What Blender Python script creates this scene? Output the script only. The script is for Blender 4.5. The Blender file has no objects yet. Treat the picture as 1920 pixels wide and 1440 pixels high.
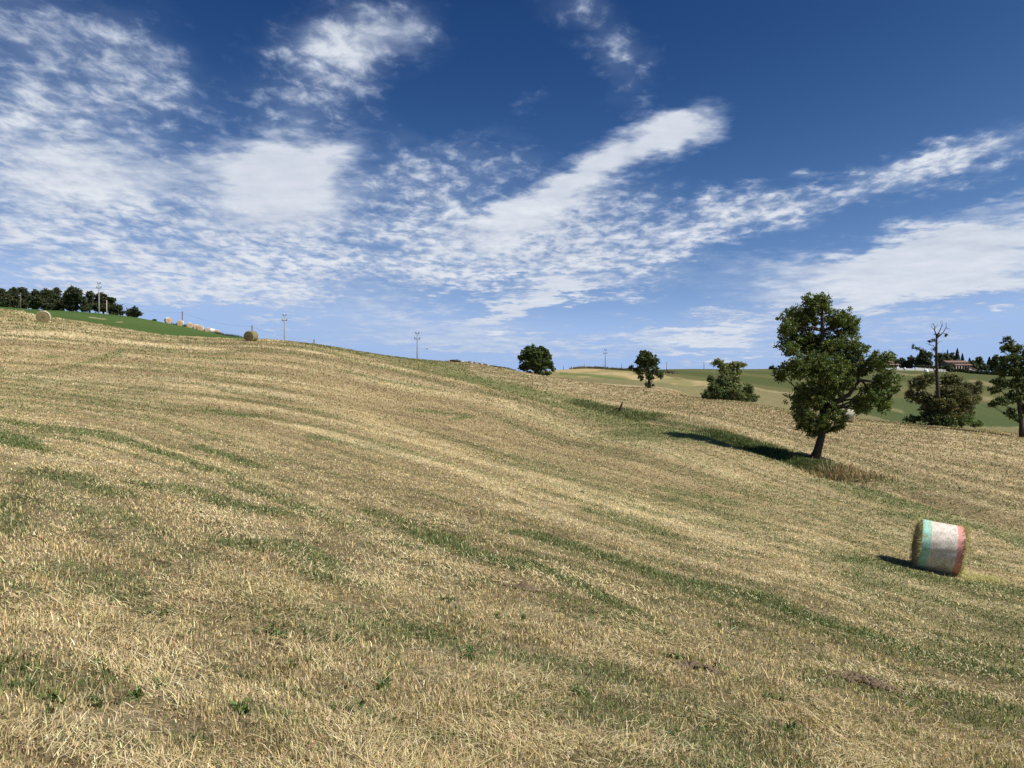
import bpy, math, random, time
import numpy as np
from mathutils import Vector, Matrix
T0 = time.time()
random.seed(7); RNG = np.random.default_rng(11)
F = 1450.0; HX = 960.0; HY = 735.0      # photo focal length and horizon in photo pixels (1920 wide)
scene = bpy.context.scene
COL = scene.collection

# ------------------------------------------------------------------ camera
cam_d = bpy.data.cameras.new("camera"); cam = bpy.data.objects.new("camera", cam_d); COL.objects.link(cam)
cam_d.sensor_width = 36; cam_d.lens = 36 * F / 1920; cam_d.shift_y = (HY - 720) / 1920
cam_d.clip_start = 0.05; cam_d.clip_end = 20000
cam.rotation_euler = (math.radians(90), 0, 0); cam.location = (0, 0, 0)
scene.camera = cam

# ------------------------------------------------------------------ numpy noise
def _hash(i, j, s):
    n = (i.astype(np.int64) * 374761393 + j.astype(np.int64) * 668265263 + s * 1274126177) & 0x7fffffff
    n = ((n ^ (n >> 13)) * 1274126177) & 0x7fffffff
    return ((n ^ (n >> 16)) & 0xffff) / 65535.0
def vnoise(x, y, s=0):
    xi = np.floor(x); yi = np.floor(y); fx = x - xi; fy = y - yi
    fx = fx * fx * (3 - 2 * fx); fy = fy * fy * (3 - 2 * fy)
    a = _hash(xi, yi, s); b = _hash(xi + 1, yi, s); c = _hash(xi, yi + 1, s); d = _hash(xi + 1, yi + 1, s)
    return (a * (1 - fx) + b * fx) * (1 - fy) + (c * (1 - fx) + d * fx) * fy
def fbm(x, y, o=4, s=0):
    t = 0; amp = 1; tot = 0
    for k in range(o):
        t = t + amp * vnoise(x * 2 ** k + 17.3 * k, y * 2 ** k - 9.1 * k, s + k); tot += amp; amp *= 0.5
    return t / tot
def sstep(a, b, x):
    t = np.clip((x - a) / (b - a), 0, 1); return t * t * (3 - 2 * t)

# ------------------------------------------------------------------ terrain control points: column -> (photo row, depth in metres)
CP = []
def cpz(a, Y, z): CP.append((a, Y, z))
def cpp(px, rows):
    for py, Y in rows: CP.append(((px - HX) / F, Y, (HY - py) / F * Y))
for a, z in ((-1.1, -1.35), (-.66, -1.48), (-.3, -1.55), (0, -1.6), (.3, -1.66), (.66, -1.78), (1.1, -1.95)): cpz(a, 1.0, z)
for Y, z in ((3, -1.1), (10, -.1), (30, 2.8), (84, 11), (200, 24), (260, 28), (800, 24)): cpz(-1.1, Y, z)
cpp(0, [(1440, 2.75), (1150, 4.4), (950, 7.7), (850, 12), (780, 19), (735, 28), (690, 39), (640, 54), (605, 70), (589, 86), (583, 200), (579, 250)])
cpp(240, [(1440, 2.95), (1150, 4.9), (950, 9), (850, 16), (780, 27), (735, 38), (690, 52), (650, 70), (617, 93), (603, 190)])
cpp(350, [(629, 99), (618, 165)])
cpp(470, [(1440, 3.15), (1150, 5.3), (950, 10.5), (850, 19.5), (780, 33), (735, 47), (690, 66), (650, 86), (639, 98), (638, 130)])
cpp(560, [(643, 106)]); cpp(620, [(650, 110)])
cpp(700, [(1440, 3.3), (1150, 6), (950, 13), (850, 25), (780, 42), (735, 60), (700, 82), (663, 115)])
cpp(800, [(676, 122)]); cpp(880, [(681, 128)])
cpp(960, [(1440, 3.45), (1150, 6.8), (1000, 12.5), (900, 22), (820, 42), (770, 62), (735, 85), (710, 108), (694, 130)])
cpp(1100, [(1440, 3.6), (1150, 7.4), (1000, 14.5), (900, 26), (820, 50), (770, 75), (735, 105), (716, 133), (710, 200), (691, 280)])
cpp(1020, [(704, 132), (700, 240)])
cpp(1250, [(1440, 3.75), (1150, 8.6), (1000, 17.5), (900, 31), (850, 39), (815, 48), (790, 61), (750, 99), (728, 135), (721, 190), (714, 240), (697, 300), (693, 430)])
cpp(1380, [(752, 99)]); cpp(1400, [(838, 46.5)])
cpp(1530, [(1440, 4.2), (1150, 10.5), (1000, 22), (900, 37), (862, 45), (810, 62), (776, 88), (764, 200), (740, 260), (715, 350), (691, 520)])
cpp(1750, [(1440, 4.7), (1150, 13.5), (1070, 18.8), (950, 31), (860, 50), (799, 84), (786, 190), (750, 270), (722, 370), (699, 480), (693, 540)])
cpp(1805, [(704, 470), (699, 510), (697, 535)]); cpp(1860, [(707, 470), (702, 515), (699, 545)])
cpp(1920, [(1440, 5.1), (1250, 9.8), (1100, 18), (950, 34), (860, 57), (820, 76), (800, 190), (750, 290), (714, 440), (706, 500), (701, 550)])
for px, z in ((0, 24), (240, 15), (470, 8.5), (700, 6)):
    cpz((px - HX) / F, 420, z); cpz((px - HX) / F, 900, z)
cpz((240 - HX) / F, 260, 17); cpz((470 - HX) / F, 200, 8); cpz((700 - HX) / F, 180, 5); cpz(0, 175, 2.2); cpz(0, 280, 6.5); cpz(0, 420, 9)
cpz((1100 - HX) / F, 160, 1.4); cpz((1250 - HX) / F, 155, .1); cpz((1250 - HX) / F, 800, 14); cpz((1100 - HX) / F, 420, 8)
cpz((1380 - HX) / F, 125, -2.9); cpz((1530 - HX) / F, 125, -4.8); cpz((1750 - HX) / F, 125, -6.0); cpz((1920 - HX) / F, 120, -7.0)
for px in (1530, 1750, 1920): cpz((px - HX) / F, 800, 17); cpz((px - HX) / F, 1500, 17)
for Y, z in ((5, -2.9), (10, -4.1), (20, -5.5), (40, -6.2), (80, -6.5), (130, -8.8), (200, -9), (300, -4), (450, 8), (540, 13), (1500, 16)): cpz(1.1, Y, z)
for a in (-1.1, -.5, 0, .5, 1.1): cpz(a, 5000, 12)
CP = np.array(CP)
W_OFF = 8.0
class TPS:
    def __init__(s, A, L, v, lam=1e-4):
        s.A = A; s.L = L; n = len(A)
        K = s.k(A[:, None] - A[None, :], L[:, None] - L[None, :]) + lam * np.eye(n)
        P = np.stack([np.ones(n), A, L], 1)
        M = np.zeros((n + 3, n + 3)); M[:n, :n] = K; M[:n, n:] = P; M[n:, :n] = P.T
        s.w = np.linalg.solve(M, np.concatenate([v, np.zeros(3)]))
    @staticmethod
    def k(da, dl):
        r2 = (da * 3.2) ** 2 + dl ** 2 + 1e-9
        return 0.5 * r2 * np.log(r2)
    def __call__(s, A, L):
        A = np.asarray(A, float); L = np.asarray(L, float); sh = A.shape
        A = A.ravel(); L = L.ravel(); out = np.empty(len(A)); n = len(s.A)
        for i in range(0, len(A), 20000):
            a = A[i:i + 20000]; l = L[i:i + 20000]
            out[i:i + 20000] = s.k(a[:, None] - s.A, l[:, None] - s.L) @ s.w[:n] + s.w[n] + s.w[n + 1] * a + s.w[n + 2] * l
        return out.reshape(sh)
tpsz = TPS(CP[:, 0], np.log(CP[:, 1]), (CP[:, 2] + 1.6) / (CP[:, 1] + W_OFF), 2e-3)
# grid: angle x log radius
TH = np.radians(np.concatenate([np.linspace(-180, -44, 50)[:-1], np.linspace(-44, 44, 900), np.linspace(44, 180, 50)[1:]]))
NR = 640; LR = np.linspace(math.log(.5), math.log(6000), NR); RR = np.exp(LR)
thc = np.where(np.abs(TH) <= math.radians(46), TH, np.sign(TH) * (math.radians(46) * np.clip((math.pi - np.abs(TH)) / (math.pi - math.radians(46)), 0, 1)))
GT, GR = np.meshgrid(TH, RR, indexing='ij'); GTc = np.meshgrid(thc, RR, indexing='ij')[0]
cosc = np.cos(GTc)
# evaluate the smooth surface on a coarser radial set and interpolate
GX = np.sin(GT) * GR; GY = np.cos(GT) * GR
A_ = np.tan(GTc); Yc = GR * cosc
step = 4
ic = np.unique(np.concatenate([np.arange(0, len(TH), step), [len(TH) - 1]]))
zc = tpsz(A_[ic], np.log(Yc[ic])) * (Yc[ic] + W_OFF) - 1.6
GZ = np.empty_like(GX)
for j in range(NR): GZ[:, j] = np.interp(np.arange(len(TH)), ic, zc[:, j])
def sample(G, x, y):
    """bilinear lookup in the polar grid"""
    th = np.arctan2(x, y); r = np.maximum(np.hypot(x, y), .51)
    fi = np.interp(th, TH, np.arange(len(TH))); fj = np.clip((np.log(r) - LR[0]) / (LR[1] - LR[0]), 0, NR - 1.001)
    i = np.minimum(fi.astype(int), len(TH) - 2); j = fj.astype(int); u = fi - i; v = fj - j
    return (G[i, j] * (1 - u) + G[i + 1, j] * u) * (1 - v) + (G[i, j + 1] * (1 - u) + G[i + 1, j + 1] * u) * v
def height(x, y): return sample(GZ, np.asarray(x, float), np.asarray(y, float))
_YS = np.exp(np.linspace(math.log(1.5), math.log(700), 2500))
def hit(px, py, ymax=700, ymin=1.5):
    """where the sight line through a photo pixel meets the ground"""
    a = (px - HX) / F; q = (HY - py) / F
    z = height(a * _YS, _YS) - q * _YS
    k = np.nonzero((z > 0) & (_YS > ymin) & (_YS < ymax))[0]
    if len(k) == 0:
        z2 = np.where((_YS > ymin) & (_YS < ymax), z / _YS, -9); k = [int(np.argmax(z2))]
    Y = _YS[k[0]]
    return a * Y, Y
def polyw(pts, h):
    """photo polyline with half thickness (rows) -> world points and half widths"""
    out = []
    for px, py in pts:
        x, y = hit(px, py); x1, y1 = hit(px, py - h); x2, y2 = hit(px, py + h)
        out.append([x, y, x1 - x2, y1 - y2])
    res = []
    for i, (x, y, dx, dy) in enumerate(out):          # width measured across the streak
        a = out[max(i - 1, 0)]; b = out[min(i + 1, len(out) - 1)]; tx, ty = b[0] - a[0], b[1] - a[1]; tl = math.hypot(tx, ty) + 1e-6
        w = .5 * abs(dx * ty - dy * tx) / tl
        res.append((x, y, max(.05, w, .12 * math.hypot(dx, dy))))
    return res
def dist_poly(X, Y, P):
    """normalised distance (1 = at the half width) to a world polyline"""
    best = np.full(X.shape, 9.0)
    for (x0, y0, w0), (x1, y1, w1) in zip(P[:-1], P[1:]):
        dx, dy = x1 - x0, y1 - y0; L2 = dx * dx + dy * dy + 1e-9
        t = np.clip(((X - x0) * dx + (Y - y0) * dy) / L2, 0, 1)
        d = np.hypot(X - x0 - t * dx, Y - y0 - t * dy) / (w0 + t * (w1 - w0))
        best = np.minimum(best, d)
    return best
VIS = (np.abs(GT) < math.radians(44)) & (GY > .8)
# ditch
ditch = [(850, 702), (930, 725), (1060, 748), (1180, 778), (1290, 803), (1400, 836), (1500, 868), (1560, 892), (1680, 915), (1800, 955), (1920, 985)]
DP = [(x, y, 1.3 if y > 60 else .9) for x, y, _ in polyw(ditch, 3)]
sub = VIS & (GR > 15) & (GR < 130)
dd = np.full(GX.shape, 9.0); dd[sub] = dist_poly(GX[sub], GY[sub], DP)
GZ = GZ - .42 * np.exp(-dd ** 2)
# relief
rl = .05 * (fbm(GX * 1.3, GY * 1.3, 4, 3) - .5) + .30 * np.clip(GR / 30, 0, 1) * (fbm(GX * .11, GY * .11, 3, 9) - .5) + .022 * (fbm(GX * 7, GY * 7, 3, 5) - .5) * (GR < 40)
GZ = GZ + rl * np.clip(GR / 4, 0.2, 1)
print("terrain", round(time.time() - T0, 1))

# ------------------------------------------------------------------ stripe coordinate of the mowing lines
lines = [(0, [(0, 1000), (300, 1050), (600, 1150), (900, 1250), (1300, 1330), (1700, 1440)]),
 (-1, [(0, 1250), (300, 1330), (600, 1420)]),
 (1, [(0, 790), (200, 815), (420, 885), (620, 970), (960, 1065), (1240, 1150), (1500, 1230), (1900, 1345)]),
 (2, [(0, 762), (330, 815), (600, 890), (960, 1000), (1240, 1080), (1585, 1180), (1860, 1260)]),
 (3.2, [(0, 715), (300, 750), (700, 820), (1000, 905), (1300, 985), (1700, 1090), (1920, 1150)]),
 (4.5, [(0, 660), (250, 672), (500, 695), (760, 740), (1000, 800), (1300, 880), (1600, 970), (1920, 1070)]),
 (6, [(0, 600), (250, 628), (560, 646), (780, 685), (1000, 738), (1200, 785), (1500, 875), (1720, 950), (1920, 1010)]),
 (8, [(900, 690), (1200, 745), (1500, 800), (1920, 880)]), (10, [(1200, 732), (1480, 772), (1920, 822)])]
sa = []; sl = []; sv = []
for v, pts in lines:
    for px, py in pts:
        x, y = hit(px, py, 140); sa.append(x / y); sl.append(math.log(y)); sv.append(v)
tpss = TPS(np.array(sa), np.array(sl), np.array(sv, float), 1e-2)
Sg = np.zeros_like(GX)
zc = tpss(A_[ic], np.log(Yc[ic]))
for j in range(NR): Sg[:, j] = np.interp(np.arange(len(TH)), ic, zc[:, j])
Tg = A_ * 6 + np.log(Yc) * 1.5          # runs roughly along the swaths

# ------------------------------------------------------------------ colour zones of the land (albedo, real patches of crop and grass)
PX = HX + F * GX / np.maximum(GY, .5); PY = HY - F * GZ / np.maximum(GY, .5)
def line(px, pts): return np.interp(px, [p[0] for p in pts], [p[1] for p in pts])
def C(r, g, b): return np.array([r, g, b])
STRAW = C(.46, .358, .193); STRAWL = C(.62, .50, .295); TAN = C(.34, .26, .14); BROWN = C(.24, .175, .10)
OLIVE = C(.180, .180, .070); GREEN = C(.095, .135, .042); FIELD = C(.040, .085, .022)
def mix(c, d, t): t = np.clip(t, 0, 1)[..., None]; return c * (1 - t) + d * t
n1 = fbm(Sg * 3.2, Tg * .55, 4, 21); n2 = fbm(Sg * 9, Tg * 1.6, 4, 31); n3 = fbm(GX * .35, GY * .35, 4, 41); n4 = fbm(GX * 2.3, GY * 2.3, 4, 51)
n5 = fbm(Sg * 22, Tg * .9, 3, 61); n7 = fbm(Sg * 11, Tg * .35, 3, 62); n8 = fbm(Sg * 5, Tg * .3, 2, 63)
PYw = PY + 5 * (fbm(PX / 30, PY / 14, 3, 71) - .5); GYw = GY * (1 + .12 * (fbm(PX / 24, PY / 8, 3, 72) - .5))
base = mix(np.broadcast_to(STRAW, GX.shape + (3,)), TAN, sstep(.42, .62, n2 * .6 + n3 * .4))
base = mix(base, STRAWL, sstep(.50, .66, n1 * .2 + n5 * .35 + n7 * .45) * .8)
base = mix(base, TAN, sstep(.52, .36, n7) * .55); base = mix(base, BROWN, sstep(.56, .70, n8) * .35 * (GR > 14))
base = mix(base, BROWN, sstep(.54, .74, n4 * .5 + n2 * .5) * .5)
# general greenness of the stubble, in streaks; more of it near the camera and to the right
bias = -.012 + .025 * sstep(18, 5, GR) + .055 * sstep(900, 1800, PX) * (GR < 80) - .14 * sstep(35, 75, GR) * (PX < 900)
green = np.maximum(sstep(.50, .68, n1 * .42 + n2 * .33 + n4 * .25 + bias) * .55, sstep(.56, .70, n7 * .55 + n1 * .25 + n4 * .2 + bias * .6) * .5)
fr = ((Sg + .16 * (fbm(Sg * 1.1, Tg * .5, 2, 64) - .5)) * 2.4) % 1
rowm = np.exp(-((fr - .5) / .11) ** 2) * sstep(.40, .62, fbm(Sg * 2.4, Tg * 1.1, 3, 65)) * sstep(7, 12, GR)
fr2 = ((Sg + .10 * (fbm(Sg * 2.1, Tg * .6, 2, 67) - .5)) * 5.3) % 1
rowf = np.exp(-((fr2 - .5) / .15) ** 2) * sstep(.38, .60, fbm(Sg * 4.4, Tg * .9, 3, 68)) * sstep(9, 16, GR)
base = mix(base, BROWN * .95, rowf * .55); green = np.maximum(green, rowf * sstep(.46, .6, n1) * .55); green = np.maximum(green, rowm * .6); rowp = np.exp(-((fr - .18) / .10) ** 2) * sstep(.42, .6, fbm(Sg * 2.4, Tg * .8, 3, 66)); base = mix(base, STRAWL, rowp * .6)
streaks = [([(-60, 800), (30, 828), (62, 850)], 16, 1), ([(60, 800), (180, 812), (260, 835), (330, 858), (412, 886)], 6, .85), ([(370, 838), (430, 855), (487, 877)], 7, .9),
 ([(90, 893), (150, 905), (218, 930)], 12, .75), ([(300, 912), (370, 925), (430, 943), (487, 956)], 9, .8), ([(440, 908), (500, 930), (560, 955), (640, 985)], 6, .75),
 ([(470, 1025), (530, 1025), (600, 1058)], 14, .75), ([(555, 1066), (625, 1090)], 10, .7), ([(785, 1000), (840, 1018), (890, 1035), (965, 1062)], 12, .9),
 ([(700, 960), (760, 982), (800, 995)], 9, .7), ([(410, 774), (455, 778)], 4, .8), ([(615, 823), (690, 835), (765, 858)], 5, .85), ([(810, 772), (885, 780), (850, 787)], 3, .8),
 ([(1000, 1003), (1135, 1045), (1240, 1080), (1410, 1115), (1485, 1147), (1585, 1182), (1725, 1222), (1870, 1262)], 8, .95),
 ([(980, 1055), (1075, 1092), (1130, 1120), (1185, 1150)], 10, .9), ([(1580, 1285), (1700, 1318), (1800, 1345), (1930, 1365)], 16, .5), ([(1760, 1305), (1930, 1340)], 10, .8),
 ([(845, 698), (930, 724), (1000, 737), (1060, 748), (1180, 776)], 4.5, .85), ([(1060, 745), (1130, 764), (1240, 790), (1320, 806)], 5, .85),
 ([(960, 735), (1100, 772), (1260, 806)], 4, .7), ([(1280, 812), (1400, 845), (1500, 876), (1560, 895), (1640, 925), (1730, 952)], 7, .85), ([(1640, 893), (1735, 915)], 7, .95),
 ([(1560, 905), (1700, 955), (1930, 1010)], 7, .6), ([(1700, 968), (1830, 985)], 7, .8), ([(1630, 1055), (1700, 1072), (1790, 1092), (1870, 1105)], 9, .9), ([(1620, 1088), (1760, 1128), (1930, 1175)], 9, .7),
 ([(1255, 918), (1365, 942)], 6, .7), ([(1170, 975), (1240, 1000)], 8, .7), ([(1870, 1000), (1930, 1030)], 10, .7), ([(560, 650), (640, 668), (760, 700), (845, 725)], 3, .45),
 ([(0, 700), (120, 692), (240, 655), (330, 660)], 3.5, .5), ([(90, 668), (112, 668)], 2.5, .8), ([(390, 664), (420, 664)], 2, .8), ([(500, 1150), (640, 1150), (720, 1200)], 14, .4), ([(0, 1240), (120, 1290)], 30, .4), ([(150, 1070), (260, 1110)], 25, .45)]
wj = 1 + .9 * (fbm(GX * 1.6, GY * 1.6, 3, 81) - .5)
for pts, h, wt in streaks:
    P = polyw(pts, h); ys = [p[1] for p in P]
    m = VIS & (GY > min(ys) * .55) & (GY < max(ys) * 1.6)
    d = dist_poly(GX[m], GY[m], P) * wj[m] * (1 + 1.3 * (n2[m] - .5)) + .5 * (n4[m] - .5)
    green[m] = np.maximum(green[m], wt * sstep(1.5, .55, d))
pale = [([(0, 848), (60, 850), (135, 862)], 7), ([(560, 800), (700, 838), (860, 880), (960, 930), (1100, 985)], 6), ([(1480, 1078), (1560, 1092)], 5), ([(1180, 960), (1330, 1000), (1400, 1030)], 6),
        ([(40, 586), (62, 592), (74, 600)], 1.5), ([(55, 587), (70, 588)], 1), ([(960, 950), (1180, 1010), (1420, 1085)], 5), ([(60, 1150), (250, 1260)], 18), ([(330, 1290), (480, 1300)], 18), ([(0, 625), (150, 628), (400, 655)], 3)]
for pts, h in pale:
    P = polyw(pts, h); d = dist_poly(GX, GY, P) * wj
    t = sstep(1.5, .4, d) * VIS; base = mix(base, STRAWL, t * .8); green *= 1 - .7 * t
rowp0 = rowp
# unmown ridge strip and the redder land beyond the ditch
ridge = (PX > 540) & (PX < 1000) & (GR > 75)
t = ridge * sstep(3, -3, PY - line(PX, [(540, 641), (620, 656), (700, 674), (800, 703), (900, 722), (1000, 738)]))
base = mix(base, C(.24, .20, .095), t * (.35 + .6 * n4)); green = np.maximum(green, t * sstep(.42, .6, n2) * .6)
far_side = sstep(0, 6, line(PX, ditch) - 8 - PY) * (PX > 880) * (GR > 30)
base = mix(base, mix(C(.34, .25, .145) + 0 * base, C(.235, .175, .10), sstep(.4, .62, n3 * .4 + n4 * .6)), far_side * .62); base = mix(base, STRAWL, far_side * np.maximum(rowp0, sstep(.55, .68, n5)) * .55)
green *= 1 - .45 * far_side
# dry grey-brown grass behind the near crest
z4 = (GYw > 138) & (PX > 1000); base = mix(base, mix(C(.165, .135, .07) + 0 * base, OLIVE, n3), z4 * .9)
# pale hill in the middle distance
z5 = (GYw > 205) & (GYw < 345) & (PX > 880) & (PX < 1345) & (PYw < line(PX, [(900, 715), (1040, 707), (1130, 714), (1250, 722), (1340, 724), (1400, 726)]))
base = mix(base, mix(C(.40, .30, .15) + 0 * base, C(.16, .17, .06), sstep(.45, .6, fbm(PX / 60, PY / 5, 3, 5)) * .7), z5 * 1.0); green *= 1 - .9 * (z4 | z5)
tb = sstep(4, 1, np.abs(PY - line(PX, [(1040, 700), (1100, 703), (1170, 712)]))) * (GY > 205) * (PX > 1050) * (PX < 1180); base = mix(base, C(.11, .15, .045), tb * .8)
# far green hillside
z6 = ((GYw > 262) & (PX > 1235) & (PY < line(PX, [(1235, 712), (1480, 740), (1560, 748), (1640, 757), (2200, 790)]))) | ((GYw > 150) & (PYw < line(PX, [(1480, 738), (1560, 750), (1620, 775), (1700, 800)])) & (PX > 1500))
fg = mix(C(.115, .112, .040) + 0 * base, C(.075, .088, .028), sstep(.4, .6, fbm(GX * .012, GY * .03, 4, 15))); fg = mix(fg, C(.068, .092, .030), (PY > line(PX, [(1480, 738), (1640, 745), (1920, 762)])) * (PX > 1560) * .8)
base = mix(base, fg, z6 * 1.0)
for pts, h in (([(1240, 706), (1300, 713), (1400, 726), (1480, 737), (1540, 745)], 1.2), ([(1655, 701), (1690, 702), (1735, 703)], 1.2), ([(1672, 729), (1700, 729)], 5), ([(1810, 715), (1870, 722)], 4.5), ([(1835, 745), (1870, 750)], 6), ([(1640, 757), (1700, 775)], 2.5)):
    lo = [line(PX, pts)]
    t = .5 * sstep(h + 1.5, h * .3, np.abs(PYw - lo[0]) + 3 * (n4 - .5)) * sstep(pts[0][0], pts[0][0] + 12, PX) * sstep(pts[-1][0], pts[-1][0] - 12, PX) * (PX > pts[0][0]) * (PX < pts[-1][0]) * (GY > 150)
    base = mix(base, C(.36, .28, .15), t * .9)
# green crop top left
z1 = ((GY > 80) & (PX < 500) & (PY + .5 * (PYw - PY) < line(PX, [(-900, 470), (20, 580), (45, 586), (70, 590), (100, 595), (160, 603), (240, 617), (300, 628), (420, 634.5), (470, 636)]))) | ((GY > 108) & (PX < 490)) | ((GY > 116) & (PX < 470))
z1 &= ~((PX < 45) & (PY > 583) & (GY < 190))
cropc = mix(C(.054, .095, .020) + 0 * base, C(.082, .130, .034), fbm(GX * .05, GY * .05, 3, 12)); base = mix(base, cropc, z1 * 1.0)
t = z1 * sstep(1.2, .3, np.abs(PY - line(PX, [(160, 594), (200, 599)]))) * (PX > 168) * (PX < 200) + z1 * sstep(1.2, .3, np.abs(PY - 604)) * (PX > 216) * (PX < 230)
base = mix(base, STRAW, t * .7); green *= 1 - z1
inb = sstep(2.5, .4, np.abs(PY - line(PX, [(60, 591), (100, 597), (160, 604), (220, 612)]) - 3)) * (PX > 60) * (PX < 180) * (GY > 70) * (GY < 110)
base = mix(base, C(.25, .20, .10), inb * .6)
GCOL = mix(base, mix(GREEN + 0 * base, OLIVE, n4 * .9), green * .9)
GREENG = green
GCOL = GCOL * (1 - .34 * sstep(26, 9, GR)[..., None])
CROPZ = (z1 | z6 | z5 | z4).astype(float)
print("colours", round(time.time() - T0, 1))

# ------------------------------------------------------------------ helpers
def tag(o, label=None, cat=None, group=None, kind=None):
    if label: o["label"] = label
    if cat: o["category"] = cat
    if group: o["group"] = group
    if kind: o["kind"] = kind
    return o
def np_mesh(name, V, faces_quads=None, faces_tris=None, mat=None, parent=None, colors=None, smooth=False):
    me = bpy.data.meshes.new(name)
    V = np.asarray(V, np.float32); me.vertices.add(len(V)); me.vertices.foreach_set("co", V.ravel())
    q = np.zeros((0, 4), np.int32) if faces_quads is None else np.asarray(faces_quads, np.int32)
    t = np.zeros((0, 3), np.int32) if faces_tris is None else np.asarray(faces_tris, np.int32)
    li = np.concatenate([q.ravel(), t.ravel()]); me.loops.add(len(li)); me.loops.foreach_set("vertex_index", li)
    ls = np.concatenate([np.arange(len(q)) * 4, len(q) * 4 + np.arange(len(t)) * 3]); me.polygons.add(len(ls))
    me.polygons.foreach_set("loop_start", ls.astype(np.int32))
    if colors is not None:
        at = me.color_attributes.new("tint", 'FLOAT_COLOR', 'POINT')
        c = np.ones((len(V), 4), np.float32); c[:, :3] = colors; at.data.foreach_set("color", c.ravel())
    me.update(calc_edges=True)
    if smooth: me.polygons.foreach_set("use_smooth", np.ones(len(ls), bool))
    if mat: me.materials.append(mat)
    o = bpy.data.objects.new(name, me); COL.objects.link(o)
    if parent: o.parent = parent
    return o
def empty(name, loc, label, cat, group=None, rz=0):
    o = bpy.data.objects.new(name, None); COL.objects.link(o); o.location = loc; o.rotation_euler = (0, 0, rz)
    o.empty_display_size = .3
    return tag(o, label, cat, group)
class MB:
    def __init__(s): s.v = []; s.f = []; s.c = []
    def add(s, v, f):
        n = len(s.v); s.v += [tuple(p) for p in v]; s.f += [tuple(i + n for i in q) for q in f]
    def box(s, x0, x1, y0, y1, z0, z1):
        s.add([(x0, y0, z0), (x1, y0, z0), (x1, y1, z0), (x0, y1, z0), (x0, y0, z1), (x1, y0, z1), (x1, y1, z1), (x0, y1, z1)],
              [(0, 3, 2, 1), (4, 5, 6, 7), (0, 1, 5, 4), (1, 2, 6, 5), (2, 3, 7, 6), (3, 0, 4, 7)])
    def tube(s, pts, rad, n=8, cap=True):
        pts = [Vector(p) for p in pts]; rings = []; up = Vector((0.13, .97, .2)).normalized()
        base = len(s.v); V = []
        for i, p in enumerate(pts):
            d = (pts[min(i + 1, len(pts) - 1)] - pts[max(i - 1, 0)]).normalized()
            u = d.cross(up)
            if u.length < .05: u = d.cross(Vector((1, 0, 0)))
            u.normalize(); w = d.cross(u); r = rad[i] if hasattr(rad, '__len__') else rad
            for k in range(n):
                a = 2 * math.pi * k / n; V.append(p + (u * math.cos(a) + w * math.sin(a)) * r)
        Fc = []
        for i in range(len(pts) - 1):
            for k in range(n):
                a = i * n + k; b = i * n + (k + 1) % n; Fc.append((a, b, b + n, a + n))
        if cap: Fc.append(tuple(range(n))[::-1]); Fc.append(tuple((len(pts) - 1) * n + k for k in range(n)))
        s.add(V, Fc)
    def build(s, name, mat, parent=None, smooth=False):
        me = bpy.data.meshes.new(name); me.from_pydata(s.v, [], s.f); me.update()
        if smooth: me.polygons.foreach_set("use_smooth", np.ones(len(s.f), bool))
        me.materials.append(mat); o = bpy.data.objects.new(name, me); COL.objects.link(o)
        if parent: o.parent = parent
        return o

# ------------------------------------------------------------------ materials
def newmat(name, rough=.85, spec=.2):
    m = bpy.data.materials.new(name); m.use_nodes = True; nt = m.node_tree; b = nt.nodes["Principled BSDF"]
    b.inputs["Roughness"].default_value = rough; b.inputs["Specular IOR Level"].default_value = spec
    return m, nt, b
def noise_node(nt, scale, detail=4, rough=.6, coord=None, vec='Object'):
    n = nt.nodes.new("ShaderNodeTexNoise"); n.inputs["Scale"].default_value = scale; n.inputs["Detail"].default_value = detail; n.inputs["Roughness"].default_value = rough
    if coord is None:
        tc = nt.nodes.new("ShaderNodeTexCoord"); coord = tc.outputs[vec]
    nt.links.new(coord, n.inputs["Vector"]); return n
def maprange(nt, sock, a, b, c, d, smooth=False):
    m = nt.nodes.new("ShaderNodeMapRange"); m.inputs[1].default_value = a; m.inputs[2].default_value = b; m.inputs[3].default_value = c; m.inputs[4].default_value = d
    if smooth: m.interpolation_type = 'SMOOTHSTEP'
    nt.links.new(sock, m.inputs[0]); return m.outputs[0]
def math_node(nt, op, a, b=None, clamp=False):
    m = nt.nodes.new("ShaderNodeMath"); m.operation = op; m.use_clamp = clamp
    for i, s in enumerate((a, b)):
        if s is None: continue
        if isinstance(s, (int, float)): m.inputs[i].default_value = s
        else: nt.links.new(s, m.inputs[i])
    return m.outputs[0]
def mixc(nt, fac, a, b, mode='MIX'):
    m = nt.nodes.new("ShaderNodeMix"); m.data_type = 'RGBA'; m.blend_type = mode
    if isinstance(fac, (int, float)): m.inputs[0].default_value = fac
    else: nt.links.new(fac, m.inputs[0])
    for i, s in ((6, a), (7, b)):
        if isinstance(s, (tuple, list)): m.inputs[i].default_value = tuple(s) + (1,)
        else: nt.links.new(s, m.inputs[i])
    return m.outputs[2]
def simple(name, c1, c2, scale=5, rough=.85, bump=0, spec=.2, vec='Object', detail=4, stretch=None):
    m, nt, b = newmat(name, rough, spec)
    tc = nt.nodes.new("ShaderNodeTexCoord"); co = tc.outputs[vec]
    if stretch:
        mp = nt.nodes.new("ShaderNodeMapping"); mp.inputs["Scale"].default_value = stretch; nt.links.new(co, mp.inputs[0]); co = mp.outputs[0]
    n = noise_node(nt, scale, detail, .65, co)
    nt.links.new(mixc(nt, maprange(nt, n.outputs[0], .3, .7, 0, 1), c1, c2), b.inputs["Base Color"])
    if bump:
        bp = nt.nodes.new("ShaderNodeBump"); bp.inputs["Strength"].default_value = 1; bp.inputs["Distance"].default_value = bump
        nt.links.new(n.outputs[0], bp.inputs["Height"]); nt.links.new(bp.outputs[0], b.inputs["Normal"])
    return m
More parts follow.
